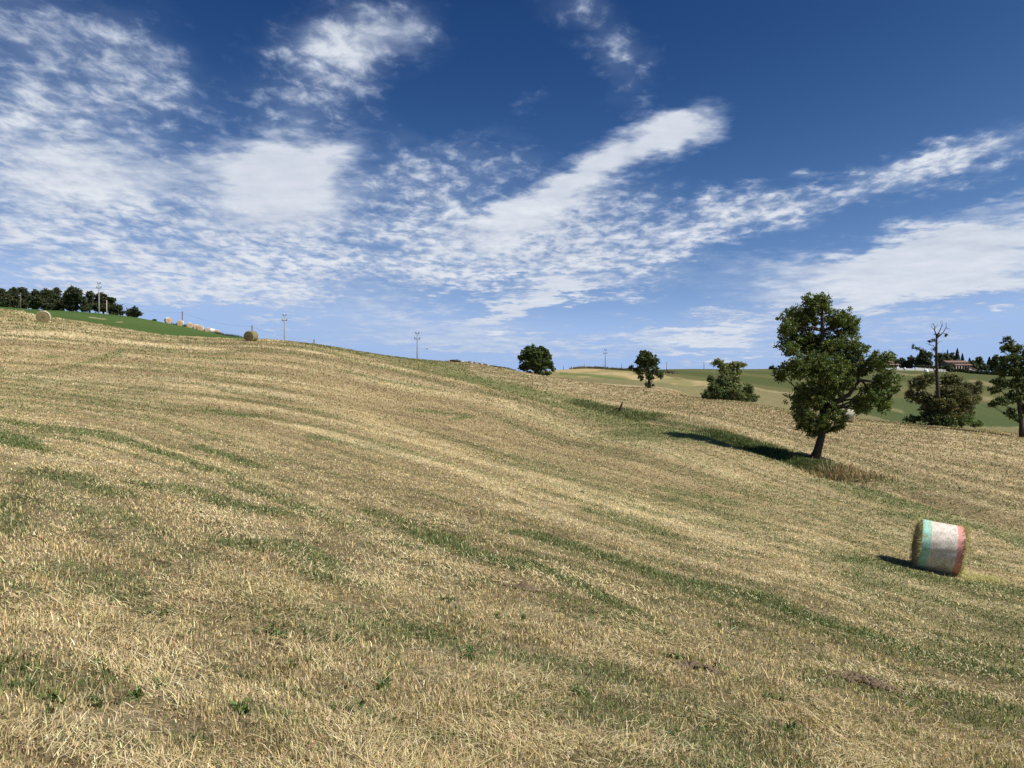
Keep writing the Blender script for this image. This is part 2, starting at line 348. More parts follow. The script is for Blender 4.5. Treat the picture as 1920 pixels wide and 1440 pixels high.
def tinted(name, rough=.8, spec=.15, transl=0.0):
    m, nt, b = newmat(name, rough, spec)
    at = nt.nodes.new("ShaderNodeVertexColor"); at.layer_name = "tint"
    nt.links.new(at.outputs[0], b.inputs["Base Color"])
    if transl:
        tr = nt.nodes.new("ShaderNodeBsdfTranslucent"); nt.links.new(mixc(nt, 1.0, at.outputs[0], (1.0, 1.15, .6), 'MULTIPLY'), tr.inputs[0])
        ms = nt.nodes.new("ShaderNodeMixShader"); ms.inputs[0].default_value = transl
        nt.links.new(b.outputs[0], ms.inputs[1]); nt.links.new(tr.outputs[0], ms.inputs[2]); nt.links.new(ms.outputs[0], nt.nodes["Material Output"].inputs[0])
    return m
def ground_mat():
    m, nt, b = newmat("ground", .95, .1)
    at = nt.nodes.new("ShaderNodeVertexColor"); at.layer_name = "tint"
    tc = nt.nodes.new("ShaderNodeTexCoord"); co = tc.outputs["Object"]
    nA = noise_node(nt, 14, 6, .75, co); nB = noise_node(nt, 2.6, 5, .7, co); nC = noise_node(nt, .5, 4, .7, co)
    fA = maprange(nt, nA.outputs[0], .32, .68, .45, 1.5); fB = maprange(nt, nB.outputs[0], .3, .7, .68, 1.30); fC = maprange(nt, nC.outputs[0], .3, .7, .85, 1.15)
    f = math_node(nt, 'MULTIPLY', math_node(nt, 'MULTIPLY', fA, fB), fC)
    # crops and far grass are finer and more even than the stubble
    ev = nt.nodes.new("ShaderNodeAttribute"); ev.attribute_name = "even"
    mx = nt.nodes.new("ShaderNodeMix"); nt.links.new(ev.outputs["Fac"], mx.inputs[0]); nt.links.new(f, mx.inputs[2])
    nt.links.new(maprange(nt, nB.outputs[0], .3, .7, .85, 1.15), mx.inputs[3])
    hsv = nt.nodes.new("ShaderNodeVectorMath"); hsv.operation = 'SCALE'; nt.links.new(at.outputs[0], hsv.inputs[0]); nt.links.new(mx.outputs[0], hsv.inputs[3])
    nt.links.new(hsv.outputs[0], b.inputs["Base Color"])
    bp = nt.nodes.new("ShaderNodeBump"); bp.inputs["Strength"].default_value = .9; bp.inputs["Distance"].default_value = .06
    nt.links.new(nA.outputs[0], bp.inputs["Height"])
    bp2 = nt.nodes.new("ShaderNodeBump"); bp2.inputs["Strength"].default_value = .8; bp2.inputs["Distance"].default_value = .25
    nt.links.new(nB.outputs[0], bp2.inputs["Height"]); nt.links.new(bp.outputs[0], bp2.inputs["Normal"]); nt.links.new(bp2.outputs[0], b.inputs["Normal"])
    return m
M_GROUND = ground_mat()
M_BLADE = tinted("grass_blade", .7, .25, .25)
M_LEAF = tinted("leaf", .5, .35, .34)
M_BARK = simple("bark", (.028, .022, .017), (.075, .06, .045), 9, .95, .03)
M_DEAD = simple("dead_wood", (.022, .019, .016), (.085, .068, .052), 7, .95, .02)

# ------------------------------------------------------------------ ground sheet
nt_, nr_ = GX.shape
idx = np.arange(nt_ * nr_).reshape(nt_, nr_)
quads = np.stack([idx[:-1, :-1], idx[:-1, 1:], idx[1:, 1:], idx[1:, :-1]], -1).reshape(-1, 4)
GV = np.stack([GX, GY, GZ], -1).reshape(-1, 3)
cz = np.array([[0, 0, float(GZ[:, 0].mean())]])
tri = np.stack([np.full(nt_ - 1, nt_ * nr_), idx[:-1, 0], idx[1:, 0]], 1)
gcol = np.concatenate([GCOL.reshape(-1, 3), GCOL[:, 0].mean(0)[None]])
ground = np_mesh("ground", np.concatenate([GV, cz]), quads, tri, M_GROUND, None, gcol, True)
ea = ground.data.attributes.new("even", 'FLOAT', 'POINT'); ea.data.foreach_set("value", np.concatenate([CROPZ.ravel(), [0]]).astype(np.float32))
tag(ground, kind="structure")
if ground.data.polygons[1000].normal.z < 0: ground.data.flip_normals()

# ------------------------------------------------------------------ grass blades (near field): one big mesh per kind
def blades(name, x, y, L, wd, az, tilt, curve, col, label, cat, z0=None, lift=0):
    n = len(x); z = height(x, y) + lift if z0 is None else z0
    hx = np.sin(az); hy = np.cos(az)                 # lean direction
    sx = np.cos(az); sy = -np.sin(az)                # width direction
    rr = RNG.uniform(-.9, .9, n); sx, sy = sx * np.cos(rr) + hx * np.sin(rr), sy * np.cos(rr) + hy * np.sin(rr)
    t1 = tilt; t2 = tilt + curve
    mx = x + hx * np.sin(t1) * L * .5; my = y + hy * np.sin(t1) * L * .5; mz = z + np.cos(t1) * L * .5
    ex = mx + hx * np.sin(t2) * L * .5; ey = my + hy * np.sin(t2) * L * .5; ez = mz + np.cos(t2) * L * .5
    V = np.empty((n, 5, 3), np.float32); w = wd * .5
    V[:, 0] = np.stack([x - sx * w, y - sy * w, z - .006], 1); V[:, 1] = np.stack([x + sx * w, y + sy * w, z - .006], 1)
    V[:, 2] = np.stack([mx + sx * w * .85, my + sy * w * .85, mz], 1); V[:, 3] = np.stack([mx - sx * w * .85, my - sy * w * .85, mz], 1)
    V[:, 4] = np.stack([ex, ey, ez], 1)
    i = np.arange(n)[:, None] * 5
    q = i + np.array([[0, 1, 2, 3]]); t = i + np.array([[3, 2, 4]])
    c = np.repeat(col[:, None, :], 5, 1).reshape(-1, 3)
    o = np_mesh(name, V.reshape(-1, 3), q, t, M_BLADE, None, c)
    tag(o, label, cat, kind="stuff"); return o
def scatter(n, r0, r1, half=42, p=1.0):
    th = np.radians(RNG.uniform(-half, half, n)); u = RNG.uniform(0, 1, n) ** p
    r = np.exp(math.log(r0) + u * (math.log(r1) - math.log(r0))); return np.sin(th) * r, np.cos(th) * r, r
def jitter(c, s, n): return np.clip(c * np.exp(RNG.normal(0, s, (n, 1))) * np.exp(RNG.normal(0, s * .25, (n, 3))), .005, .9)
pal_s = np.array([[.57, .45, .24], [.49, .385, .20], [.71, .59, .37], [.39, .30, .165], [.44, .39, .17], [.27, .19, .10]])
# 1 upright dry stubble
n = 900000; x, y, r = scatter(n, 1.9, 130, p=1.12)
g = sample(GREENG, x, y); cz_ = sample(CROPZ, x, y); gc = np.stack([sample(GCOL[..., k], x, y) for k in range(3)], 1)
keep = (RNG.uniform(0, 1, n) > g * .75) & (cz_ < .3) & (RNG.uniform(0, 1, n) < .34 + 1.1 * sstep(.36, .58, fbm(x * 4.1, y * 4.1, 3, 91)))
x, y, r, g, gc = x[keep], y[keep], r[keep], g[keep], gc[keep]; n = len(x)
px_m = r / 773
L = np.maximum(RNG.gamma(4, .0068, n) * (.35 + 1.3 * fbm(x * 2.5, y * 2.5, 3, 92)), px_m * RNG.uniform(.7, 1.6, n)); L = np.minimum(L, .16)
wd = np.maximum(RNG.uniform(.0025, .0048, n), px_m * .8)
az = 2 * math.pi * fbm(x * 2.1, y * 2.1, 2, 93) * 2 + RNG.normal(0, 1.5, n)
tilt = np.abs(RNG.normal(.45, .5, n)); cur = RNG.normal(.3, .5, n)
col = pal_s[RNG.choice(6, n, p=[.25, .25, .16, .14, .12, .08])] * .62 + gc * .75
farw = sstep(10, 40, r)[:, None]; col = col * (1 - farw) + gc * 1.12 * farw
col = col * np.exp(RNG.normal(0, 1, (n, 1)) * (.27 - .13 * farw)) * np.exp(RNG.normal(0, .07, (n, 3)))
blades("dry_stubble", x, y, L, wd, az, tilt, cur, col, "short dry straw-coloured stubble standing over the mown hillside", "stubble")
# 2 green grass
n = 620000; x, y, r = scatter(n, 1.9, 120, p=1.12)
g = sample(GREENG, x, y); cz_ = sample(CROPZ, x, y)
tuft = fbm(x * 2.2, y * 2.2, 3, 94)
keep = (RNG.uniform(0, 1, n) < g * .95 + .05 + .16 * sstep(.45, .65, tuft)) & (cz_ < .3)
x, y, r, g = x[keep], y[keep], r[keep], g[keep]; n = len(x); px_m = r / 773
L = np.maximum(RNG.gamma(5, .0068, n) * (.55 + .9 * g), px_m * RNG.uniform(.7, 1.7, n)); L = np.minimum(L, .20)
wd = np.maximum(RNG.uniform(.003, .005, n), px_m * .8)
az = RNG.uniform(0, 6.28, n); tilt = np.abs(RNG.normal(.4, .35, n)); cur = RNG.normal(.4, .35, n)
pal_g = np.array([[.115, .165, .048], [.165, .205, .066], [.095, .145, .048], [.22, .23, .09], [.28, .26, .11]])
col = jitter(pal_g[RNG.choice(5, n, p=[.3, .26, .2, .16, .08])], .2, n)
blades("green_grass", x, y, L, wd, az, tilt, cur, col, "tufts and streaks of green grass regrowing between the dry stubble", "grass")
# 3 loose straw lying flat
n = 260000; x, y, r = scatter(n, 1.9, 60)
g = sample(GREENG, x, y); cz_ = sample(CROPZ, x, y); s_ = sample(Sg, x, y); t_ = sample(Tg, x, y)
keep = (cz_ < .3) & (RNG.uniform(0, 1, n) < (.12 + 1.0 * sstep(.48, .66, fbm(s_ * 3, t_ * 1.2, 3, 95) * .5 + fbm(x * 1.7, y * 1.7, 3, 96) * .5)) * (1 - .6 * g))
x, y, r = x[keep], y[keep], r[keep]; n = len(x); px_m = r / 773
L = np.maximum(RNG.gamma(2.2, .023, n), px_m * 2); L = np.minimum(L, .4); wd = np.maximum(RNG.uniform(.0022, .0042, n), px_m * .7)
az = 1.2 + 2.4 * (fbm(x * .8, y * .8, 2, 97) - .5) * 4 + RNG.normal(0, 1.1, n)
tilt = RNG.normal(1.36, .18, n); cur = RNG.normal(.2, .15, n)
col = jitter(pal_s[RNG.choice([0, 1, 2, 3], n, p=[.35, .2, .35, .1])] * 1.1, .2, n)
blades("loose_straw", x, y, L, wd, az, tilt, cur, col, "loose pale straw stalks lying over the mown grass in the foreground", "straw", lift=.025)
# 4 broadleaf weeds
wx = []; 
wp = [hit(px, py) for px, py in ((540, 1195), (583, 1198), (512, 1190), (655, 1340), (20, 1258), (8, 1290), (268, 1303), (195, 1262), (455, 1330), (590, 1250), (845, 1130), (885, 1100), (1265, 1235), (1290, 1240), (1480, 1370), (1450, 1310), (985, 1165), (640, 1205), (700, 1290), (880, 1230), (1330, 1250), (1190, 1220), (940, 1160), (1100, 1300), (300, 1150), (120, 1330))]
for (bx, by) in wp:
    for k in range(RNG.integers(3, 7)): wx.append((bx + RNG.normal(0, .06), by + RNG.normal(0, .06), RNG.uniform(.7, 1.2)))
xs, ys, rs = scatter(520, 2.2, 16)
for a, b in zip(xs, ys):
    if fbm(np.array([a * .7]), np.array([b * .7]), 2, 98)[0] > .52: wx.append((a, b, RNG.uniform(.4, .8)))
bx = []; bs = []
for a, b, s in wx:
    m = RNG.integers(8, 18); bx += [(a, b)] * m; bs += [s] * m
bx = np.array(bx); bs = np.array(bs); n = len(bx)
blades("broadleaf_weeds", bx[:, 0] + RNG.normal(0, .012, n), bx[:, 1] + RNG.normal(0, .012, n), RNG.uniform(.03, .085, n) * bs, RNG.uniform(.006, .014, n) * bs, RNG.uniform(0, 6.28, n), np.abs(RNG.normal(.6, .4, n)), RNG.normal(.7, .3, n),
       jitter(np.array([[.085, .15, .035], [.13, .17, .05], [.10, .14, .05]])[RNG.integers(0, 3, n)], .25, n), "small leafy green weeds sprouting among the foreground stubble", "weeds")
print("grass", round(time.time() - T0, 1))

# ------------------------------------------------------------------ trees
def leaf_mesh(name, cents, sizes, cols, parent, mat=None):
    n = len(cents); d1 = RNG.normal(0, 1, (n, 3)); d1 /= np.linalg.norm(d1, axis=1)[:, None]
    d2 = RNG.normal(0, 1, (n, 3)); d2 -= (d1 * d2).sum(1)[:, None] * d1; d2 /= np.linalg.norm(d2, axis=1)[:, None]
    s = sizes[:, None]; V = np.empty((n, 4, 3))
    V[:, 0] = cents - d1 * s * .6; V[:, 1] = cents - d2 * s * .38 + d1 * s * .05; V[:, 2] = cents + d1 * s * .6; V[:, 3] = cents + d2 * s * .38
    q = np.arange(n)[:, None] * 4 + np.array([[0, 1, 2, 3]])
    return np_mesh(name, V.reshape(-1, 3), q, None, mat or M_LEAF, parent, np.repeat(cols[:, None, :], 4, 1).reshape(-1, 3))
def crown_points(lobes, dens, clump, leaf, seed):
    """lobes: (x,y,z,rx,ry,rz); twigs with clusters of leaves through each lobe"""
    rg = np.random.default_rng(seed); P = []; K = []
    for (cx, cy, cz, rx, ry, rz) in lobes:
        vol = rx * ry * rz * 4.19; nc = max(10, int(dens * vol ** .8))
        d = rg.normal(0, 1, (nc, 3)); d /= np.linalg.norm(d, axis=1)[:, None]
        rad = rg.uniform(.12, 1.0, nc) ** .5 * (1 + .16 * rg.normal(0, 1, nc))
        c = np.array([cx, cy, cz]) + d * rad[:, None] * np.array([rx, ry, rz])
        m = 26; tw = rg.normal(0, 1, (nc, 1, 3)) * clump * .5
        t = rg.uniform(-1, 1, (nc, m, 1))
        p = c[:, None, :] + tw * t + rg.normal(0, clump * .42, (nc, m, 3)) * np.array([1, 1, .7])
        k = np.repeat(rg.normal(0, 1, (nc, 1)), m, 1)
        P.append(p.reshape(-1, 3)); K.append(k.ravel())
    return np.concatenate(P), np.concatenate(K)
def p2w(px, py, Y): return Vector(((px - HX) / F * Y, Y, (HY - py) / F * Y))
def limb(mb, pts, r0, r1, n=7):
    k = len(pts); mb.tube(pts, [r0 + (r1 - r0) * i / (k - 1) for i in range(k)], n)
def wob(p0, p1, k, amp, seed):
    rg = random.Random(seed); out = []
    for i in range(k + 1):
        t = i / k; q = p0.lerp(p1, t)
        if 0 < i < k: q = q + Vector((rg.uniform(-1, 1), rg.uniform(-1, 1), rg.uniform(-.5, .8))) * amp
        out.append(q)
    return out
def tree(name, label, Y, trunk, r0, lobes, col, dens=9, clump=.28, leaf=.13, group=None, seed=1, cat="tree", extra_limbs=(), limbs=True, coljit=.22, depth=.9, red=0, spread=1.0):
    bx, by = trunk[0]; bxw = (bx - HX) / F * Y
    bz = float(height(bxw, Y)); root = empty(name, (bxw, Y, bz), label, cat, group)
    O = Vector((bxw, Y, bz)); rg = random.Random(seed)
    tp = [p2w(a, b, Y) - O for a, b in trunk]; tp[0].z = -.25
    mb = MB(); k = len(tp); rad = [r0 * (1.45 if i == 0 else 1) * (1 - .75 * i / (k - 1)) for i in range(k)]
    mb.tube(tp, rad, 10)
    L3 = []
    for q in lobes:
        cx, cy, rx, ry = q[:4]; s = Y / F; c = p2w(cx, cy, Y) - O
        rr = rx * s; yo = rg.uniform(-.45, .45) * rr * spread if len(q) < 5 else q[4] * s
        L3.append((c.x, c.y + yo, c.z, rx * s, (rx + ry) * .5 * s * depth * 1.15, ry * s))
    if limbs:
        for i, (cx, cy, cz, rx, ry, rz) in enumerate(L3):
            tgt = Vector((cx, cy, cz)); best = min(tp[1:], key=lambda q: (q - tgt).length + (3 if q.z > tgt.z else 0)); st = best
            if (tgt - st).length > .3:
                limb(mb, wob(st, tgt, 4, .10 * (tgt - st).length, seed + i), r0 * .24, r0 * .06, 6)
            for j in range(4):
                e = tgt + Vector((rg.uniform(-.8, .8) * rx, rg.uniform(-.8, .8) * ry, rg.uniform(-.6, .85) * rz))
                limb(mb, wob(tgt.lerp(st, .15 * j), e, 3, .08 * rz, seed * 3 + i * 5 + j), r0 * .08, r0 * .02, 5)
    for pts, ra, rb in extra_limbs:
        limb(mb, [p2w(a, b, Y + (c if c else 0)) - O for a, b, c in pts], ra, rb, 8)
    mb.build("trunk", M_BARK, root, True)
    P, K = crown_points(L3, dens, clump, leaf, seed); n = len(P)
    c = np.tile(np.array(col), (n, 1)) * np.exp(K[:, None] * .13) * np.exp(RNG.normal(0, coljit, (n, 1)))
    c[:, 0] *= np.exp(RNG.normal(0, .12, n)) * (1 + .25 * (K > .8))
    if red: m = RNG.uniform(0, 1, n) < red; c[m] = np.array([.10, .05, .02])
    leaf_mesh("crown", P, RNG.uniform(.7, 1.3, n) * leaf, np.clip(c, .005, .5), root)
    return root
BIG = [(1536, 571, 27, 20), (1515, 560, 10, 9), (1545, 562, 12, 9), (1512, 594, 35, 24), (1578, 600, 33, 24), (1600, 607, 18, 16), (1478, 612, 16, 14), (1470, 618, 8, 14), (1516, 640, 44, 28), (1570, 648, 42, 26), (1602, 618, 12, 14), (1492, 692, 34, 22), (1462, 702, 13, 14), (1535, 690, 46, 32), (1590, 680, 28, 20),
       (1636, 678, 24, 20, -25), (1655, 668, 10, 9, -30), (1655, 712, 22, 24, -20), (1672, 728, 8, 12, -20), (1622, 742, 26, 16, -22), (1646, 760, 12, 12, -22), (1525, 742, 44, 26), (1497, 775, 20, 18), (1520, 790, 22, 16), (1561, 775, 25, 18), (1562, 806, 15, 7), (1530, 812, 15, 8), (1480, 655, 14, 14), (1604, 700, 14, 9), (1603, 655, 16, 18), (1618, 692, 14, 14), (1578, 716, 22, 18), (1603, 762, 13, 11), (1640, 735, 16, 18), (1575, 690, 18, 16), (1560, 735, 18, 16), (1630, 655, 10, 8), (1622, 766, 16, 12), (1652, 748, 13, 12), (1512, 797, 16, 11), (1576, 797, 13, 9), (1545, 800, 18, 10)]
tree("oak_tree", "tall dark green oak with a leaning trunk, the largest tree, casting a long shadow", 45, [(1525, 874), (1533, 845), (1541, 815), (1542, 770), (1540, 700), (1542, 620), (1540, 570)], .28, BIG, (.100, .138, .034), dens=62, clump=.17, leaf=.10, seed=5, depth=1.15, spread=1.9,
     extra_limbs=[([(1541, 772, 0), (1560, 757, -.3), (1592, 740, -.5), (1604, 722, -.6), (1614, 713, -.7), (1640, 716, -.8)], .17, .06), ([(1606, 722, -.6), (1612, 700, -.6), (1630, 680, -.8)], .09, .03), ([(1614, 713, -.7), (1632, 730, -.8), (1645, 752, -.8)], .07, .02),
                  ([(1597, 640, 0), (1612, 648, 0), (1622, 645, 0)], .03, .008), ([(1600, 650, 0), (1614, 662, 0), (1620, 655, 0)], .03, .008)], red=.015)
tree("oak_tree", "bushy round oak with low branches standing on the ridge, left of the slender one", 130, [(1005, 702), (1005, 690), (1004, 675), (1005, 658)], .3,
     [(1003, 661, 17, 12), (985, 667, 12, 9), (1020, 668, 14, 12), (1005, 677, 28, 11), (976, 671, 6, 5), (990, 654, 7, 5), (1030, 683, 8, 9), (1037, 691, 4, 5), (985, 688, 12, 7), (1010, 690, 18, 6), (1018, 657, 7, 6)], (.075, .11, .032), dens=26, clump=.26, leaf=.21, seed=21)
tree("shrub", "low green bush spreading around the foot of the bushy ridge oak", 129, [(1008, 704), (1008, 701), (1008, 699)], .05, [(1000, 701, 22, 4), (1020, 701, 14, 4)], (.075, .10, .03), dens=26, clump=.25, leaf=.2, seed=22, cat="shrub")
tree("oak_tree", "small dark tree with bare lower trunk and notched crown alone on the brown slope", 125, [(1217, 731), (1217, 718), (1217, 700), (1213, 680), (1211, 665)], .26,
     [(1211, 669, 14, 9), (1199, 678, 11, 8), (1225, 678, 10, 10), (1213, 685, 14, 9), (1199, 697, 9, 8), (1229, 696, 8, 9), (1218, 706, 9, 7), (1183, 689, 4, 4), (1190, 692, 6, 3), (1217, 722, 9, 3), (1207, 661, 8, 4), (1238, 704, 4, 7), (1203, 709, 5, 5)], (.066, .098, .03), dens=26, clump=.24, leaf=.2, seed=31)
tree("poplar_tree", "loose pale green tree with spreading top growing out of a shrubby clump", 112, [(1366, 754), (1366, 735), (1365, 712), (1362, 697), (1358, 685)], .2,
     [(1345, 679, 7, 6), (1339, 682, 5, 3), (1354, 686, 9, 8), (1369, 688, 11, 8), (1381, 682, 10, 6), (1392, 684, 8, 5), (1363, 697, 13, 9), (1359, 713, 15, 11), (1376, 705, 12, 13), (1376, 724, 14, 11), (1350, 718, 9, 8), (1362, 730, 16, 12), (1385, 696, 7, 7)], (.22, .255, .10), dens=48, clump=.22, leaf=.17, seed=41)
tree("shrub", "dark upright shrub at the left end of the clump under the pale tree", 111, [(1335, 753), (1335, 738), (1334, 715)], .08, [(1333, 711, 6, 8), (1336, 724, 8, 9), (1328, 740, 12, 11), (1344, 737, 14, 12), (1358, 741, 13, 11)], (.10, .14, .05), dens=52, clump=.2, leaf=.17, seed=42, cat="shrub", group="shrubs of the clump on the crest")
tree("shrub", "lighter green shrub at the right end of the clump under the pale tree", 110, [(1398, 755), (1398, 745), (1400, 732)], .08, [(1380, 738, 15, 14), (1400, 738, 13, 12), (1404, 728, 8, 8), (1413, 745, 9, 7), (1388, 748, 24, 7), (1370, 745, 12, 9)], (.155, .195, .08), dens=52, clump=.2, leaf=.17, seed=43, cat="shrub", group="shrubs of the clump on the crest")
tree("oak_tree", "broad low tree with thinning brown-green leaves around the tall dead trunk", 86, [(1768, 797), (1770, 780), (1772, 750), (1770, 720)], .3,
     [(1720, 719, 18, 13), (1741, 709, 16, 10), (1780, 712, 19, 10), (1811, 730, 19, 13), (1832, 731, 9, 8), (1707, 739, 9, 10), (1730, 746, 19, 14), (1784, 742, 30, 17, -14), (1755, 758, 26, 17, -20), (1802, 757, 22, 13), (1818, 774, 13, 9), (1762, 778, 24, 12, -20), (1740, 765, 18, 12, -10), (1785, 770, 20, 12, -12), (1768, 735, 22, 14, -16), (1825, 748, 14, 10), (1835, 718, 5, 4), (1800, 716, 8, 6)], (.125, .13, .055), dens=38, clump=.22, leaf=.155, seed=51)
tree("shrub", "dark bramble bush at the left foot of the dead trunk", 85, [(1725, 796), (1725, 788)], .05, [(1716, 786, 18, 7), (1745, 784, 22, 10, -8), (1735, 776, 11, 6), (1765, 790, 16, 8, -12), (1755, 792, 20, 7, -12)], (.055, .088, .03), dens=50, clump=.18, leaf=.14, seed=52, cat="shrub", limbs=False)
tree("shrub", "bright green bush at the right foot of the dead trunk", 85, [(1802, 799), (1802, 790)], .05, [(1798, 791, 20, 9), (1813, 784, 15, 10), (1832, 795, 12, 6), (1788, 780, 10, 8)], (.105, .155, .048), dens=50, clump=.18, leaf=.14, seed=53, cat="shrub", limbs=False)
tree("oak_tree", "tall tapering tree at the right edge with thin gappy lower leaves", 76, [(1917, 816), (1915, 795), (1909, 745), (1905, 700), (1893, 640)], .24,
     [(1889, 636, 7, 6), (1892, 650, 15, 9), (1911, 656, 10, 10), (1880, 655, 7, 6), (1896, 672, 21, 10), (1889, 694, 22, 12), (1911, 696, 20, 13), (1875, 716, 17, 9), (1900, 720, 18, 10), (1866, 732, 11, 8), (1878, 752, 17, 9), (1903, 745, 16, 12), (1860, 760, 7, 6), (1893, 772, 10, 7), (1902, 784, 7, 5), (1935, 690, 22, 24), (1940, 735, 22, 20), (1928, 660, 10, 14), (1930, 765, 16, 12)], (.078, .11, .034), dens=42, clump=.2, leaf=.14, seed=61)
# dead tree
Yd = 84.5; bxw = (1766 - HX) / F * Yd; bz = float(height(bxw, Yd)); O = Vector((bxw, Yd, bz))
dt = empty("dead_tree", O, "tall leafless dead trunk with forked grey branches above a bushy tree", "tree")
def D(*pp): return [p2w(a, b, Yd + c) - O for a, b, c in pp]
mb = MB(); mb.tube(D((1767, 800, 0), (1763, 770, 0), (1759, 742, 0), (1757, 706, 0), (1755.5, 661, 0), (1756, 638, 0), (1756, 628, 0)), [.42, .27, .21, .17, .13, .10, .08], 12); mb.build("trunk", M_DEAD, dt, True)
for br, ra in ((((1756, 630, 0), (1752, 618, .2), (1753, 612, .3), (1749, 606, .4), (1747, 607, .5)), .11), (((1752, 618, .2), (1747, 614, 0), (1746, 607, -.2)), .06), (((1756, 632, 0), (1763, 618, -.3), (1766, 611, -.3), (1763, 602, -.2)), .10),
               (((1764, 615, -.3), (1768, 609, -.5), (1766, 600, -.4)), .05), (((1757, 634, 0), (1768, 624, .4), (1774, 614, .5), (1774, 604, .5)), .12), (((1774, 615, .5), (1779, 616, .7), (1783, 618, .9)), .05), (((1768, 624, .4), (1774, 627, .5), (1775, 634, .5)), .05),
               (((1755, 655, 0), (1750, 648, .3), (1744, 647, .4), (1742, 640, .5), (1746, 636, .4)), .08), (((1744, 647, .4), (1738, 644, .5), (1734, 645, .6)), .04), (((1755, 668, 0), (1748, 664, -.4), (1750, 655, -.5)), .07), (((1757, 670, 0), (1766, 663, -.3), (1769, 655, -.3)), .07), (((1763, 665, -.3), (1772, 661, -.3), (1776, 661, -.3)), .04),
               (((1755, 700, 0), (1740, 672, -.6), (1726, 656, -.9), (1712, 651, -1)), .10), (((1726, 656, -.9), (1720, 652, -1.2), (1713, 646, -1.4)), .05), (((1758, 715, 0), (1768, 700, .5), (1771, 690, .6)), .06), (((1752, 618, .2), (1757, 610, .3), (1758, 605, .3)), .04), (((1757, 645, 0), (1762, 640, -.3), (1768, 641, -.4)), .05)):
    m2 = MB(); pts = D(*br); m2.tube(pts, [.62 * ra * (1 - .8 * i / (len(pts) - 1)) for i in range(len(pts))], 6); m2.build("branch", M_DEAD, dt, True)
P, K = crown_points([tuple(D((a, b, c))[0]) + (r * Yd / F,) * 3 for a, b, c, r in ((1713, 650, -1, 4), (1720, 653, -1, 3), (1727, 656, -1, 3), (1750, 637, .3, 4), (1757, 628, 0, 4), (1752, 655, 0, 4), (1743, 640, .5, 2), (1774, 628, .5, 2), (1757, 672, 0, 5))], 20, .13, .13, 77)
ivy = leaf_mesh("leaf_clump", P, RNG.uniform(.05, .10, len(P)), jitter(np.tile([[.05, .055, .03]], (len(P), 1)), .2, len(P)), dt)

# tree row above the green crop
rows = [("leafy dark tree cut by the left edge of the photo, first of the ridge row", [(-8, 556, 10, 9), (2, 551, 8, 8), (6, 566, 11, 12)], (4, 585)),
 ("dark twin-topped tree just left of the wooden pole on the ridge", [(26, 545, 5, 5), (24, 556, 9, 9), (20, 570, 9, 8), (32, 568, 8, 9)], (26, 585)),
 ("tall dark tree rising directly behind the wooden pole on the ridge", [(43, 547, 7, 7), (48, 557, 8, 8), (46, 571, 10, 9)], (46, 585)),
 ("tree with flat top and open left shoulder right of the wooden pole on the ridge", [(65, 550, 7, 6), (62, 560, 6, 5), (72, 564, 10, 10), (64, 574, 8, 6)], (70, 585)),
 ("dense dark tree with square top near the middle of the ridge row", [(82, 549, 7, 6), (91, 551, 6, 6), (88, 563, 10, 9), (92, 575, 10, 7)], (88, 586)),
 ("narrow pointed dark tree left of the broad tallest tree of the ridge row", [(105, 547, 6, 6), (104, 556, 8, 6), (112, 567, 11, 9), (106, 577, 9, 6)], (108, 587)),
 ("broadest tree of the ridge row with sky showing through its lower branches", [(137, 544, 7, 5), (129, 551, 9, 7), (146, 551, 9, 7), (124, 562, 8, 7), (140, 562, 12, 7), (156, 562, 6, 6), (133, 575, 11, 7), (158, 577, 8, 6)], (137, 589)),
 ("slim tree with a single tuft on top just left of the tall electricity pole", [(170, 552, 6, 5), (168, 561, 4, 4), (166, 572, 7, 7)], (168, 590)),
 ("rounded dark tree directly behind the tall electricity pole on the ridge", [(190, 557, 9, 6), (183, 564, 8, 6), (200, 565, 10, 7), (190, 576, 14, 8), (206, 577, 10, 7), (212, 562, 4, 4)], (194, 593)),
 ("low outer tree with drooping branches at the right end of the ridge row", [(218, 578, 8, 6), (225, 577, 3, 3), (226, 586, 4, 5), (214, 588, 7, 4)], (219, 596))]
for i, (lb, lo, b) in enumerate(rows):
    ax = lo[0]
    tree("ridge_tree", lb, 216 + 2.3 * (i % 3), [b, (b[0], b[1] - 12), (lo[0][0], lo[0][1] + 8), (lo[0][0], lo[0][1])], .3, [(a_, b_, c_ * 1.18, d_ * 1.12) for a_, b_, c_, d_ in lo], (.055, .072, .028), dens=17, clump=.40, leaf=.32, seed=100 + i, group="trees in the row above the green crop")
tree("ridge_tree", "small round tree standing apart right of the ridge row above the green crop", 212, [(250, 602), (250, 594), (250, 585)], .22, [(253, 581, 7, 5), (243, 586, 8, 5), (254, 588, 9, 5), (262, 588, 4, 3), (247, 592, 10, 4)], (.045, .066, .024), dens=18, clump=.32, leaf=.3, seed=120)
tree("shrub", "low bush peeping over the green crop right of the small round tree", 200, [(288, 610), (288, 606)], .08, [(278, 605, 7, 3), (290, 603, 6, 4), (299, 607, 6, 3)], (.045, .066, .026), dens=12, clump=.3, leaf=.3, seed=121, cat="shrub", limbs=False)
tree("shrub", "small dark round bush on the far green skyline left of the big oak", 480, [(1447, 693), (1447, 689)], .15, [(1447, 690, 5, 4), (1451, 692, 3, 3)], (.03, .05, .022), dens=3, clump=.6, leaf=.7, seed=122, cat="shrub", limbs=False)
print("trees", round(time.time() - T0, 1))

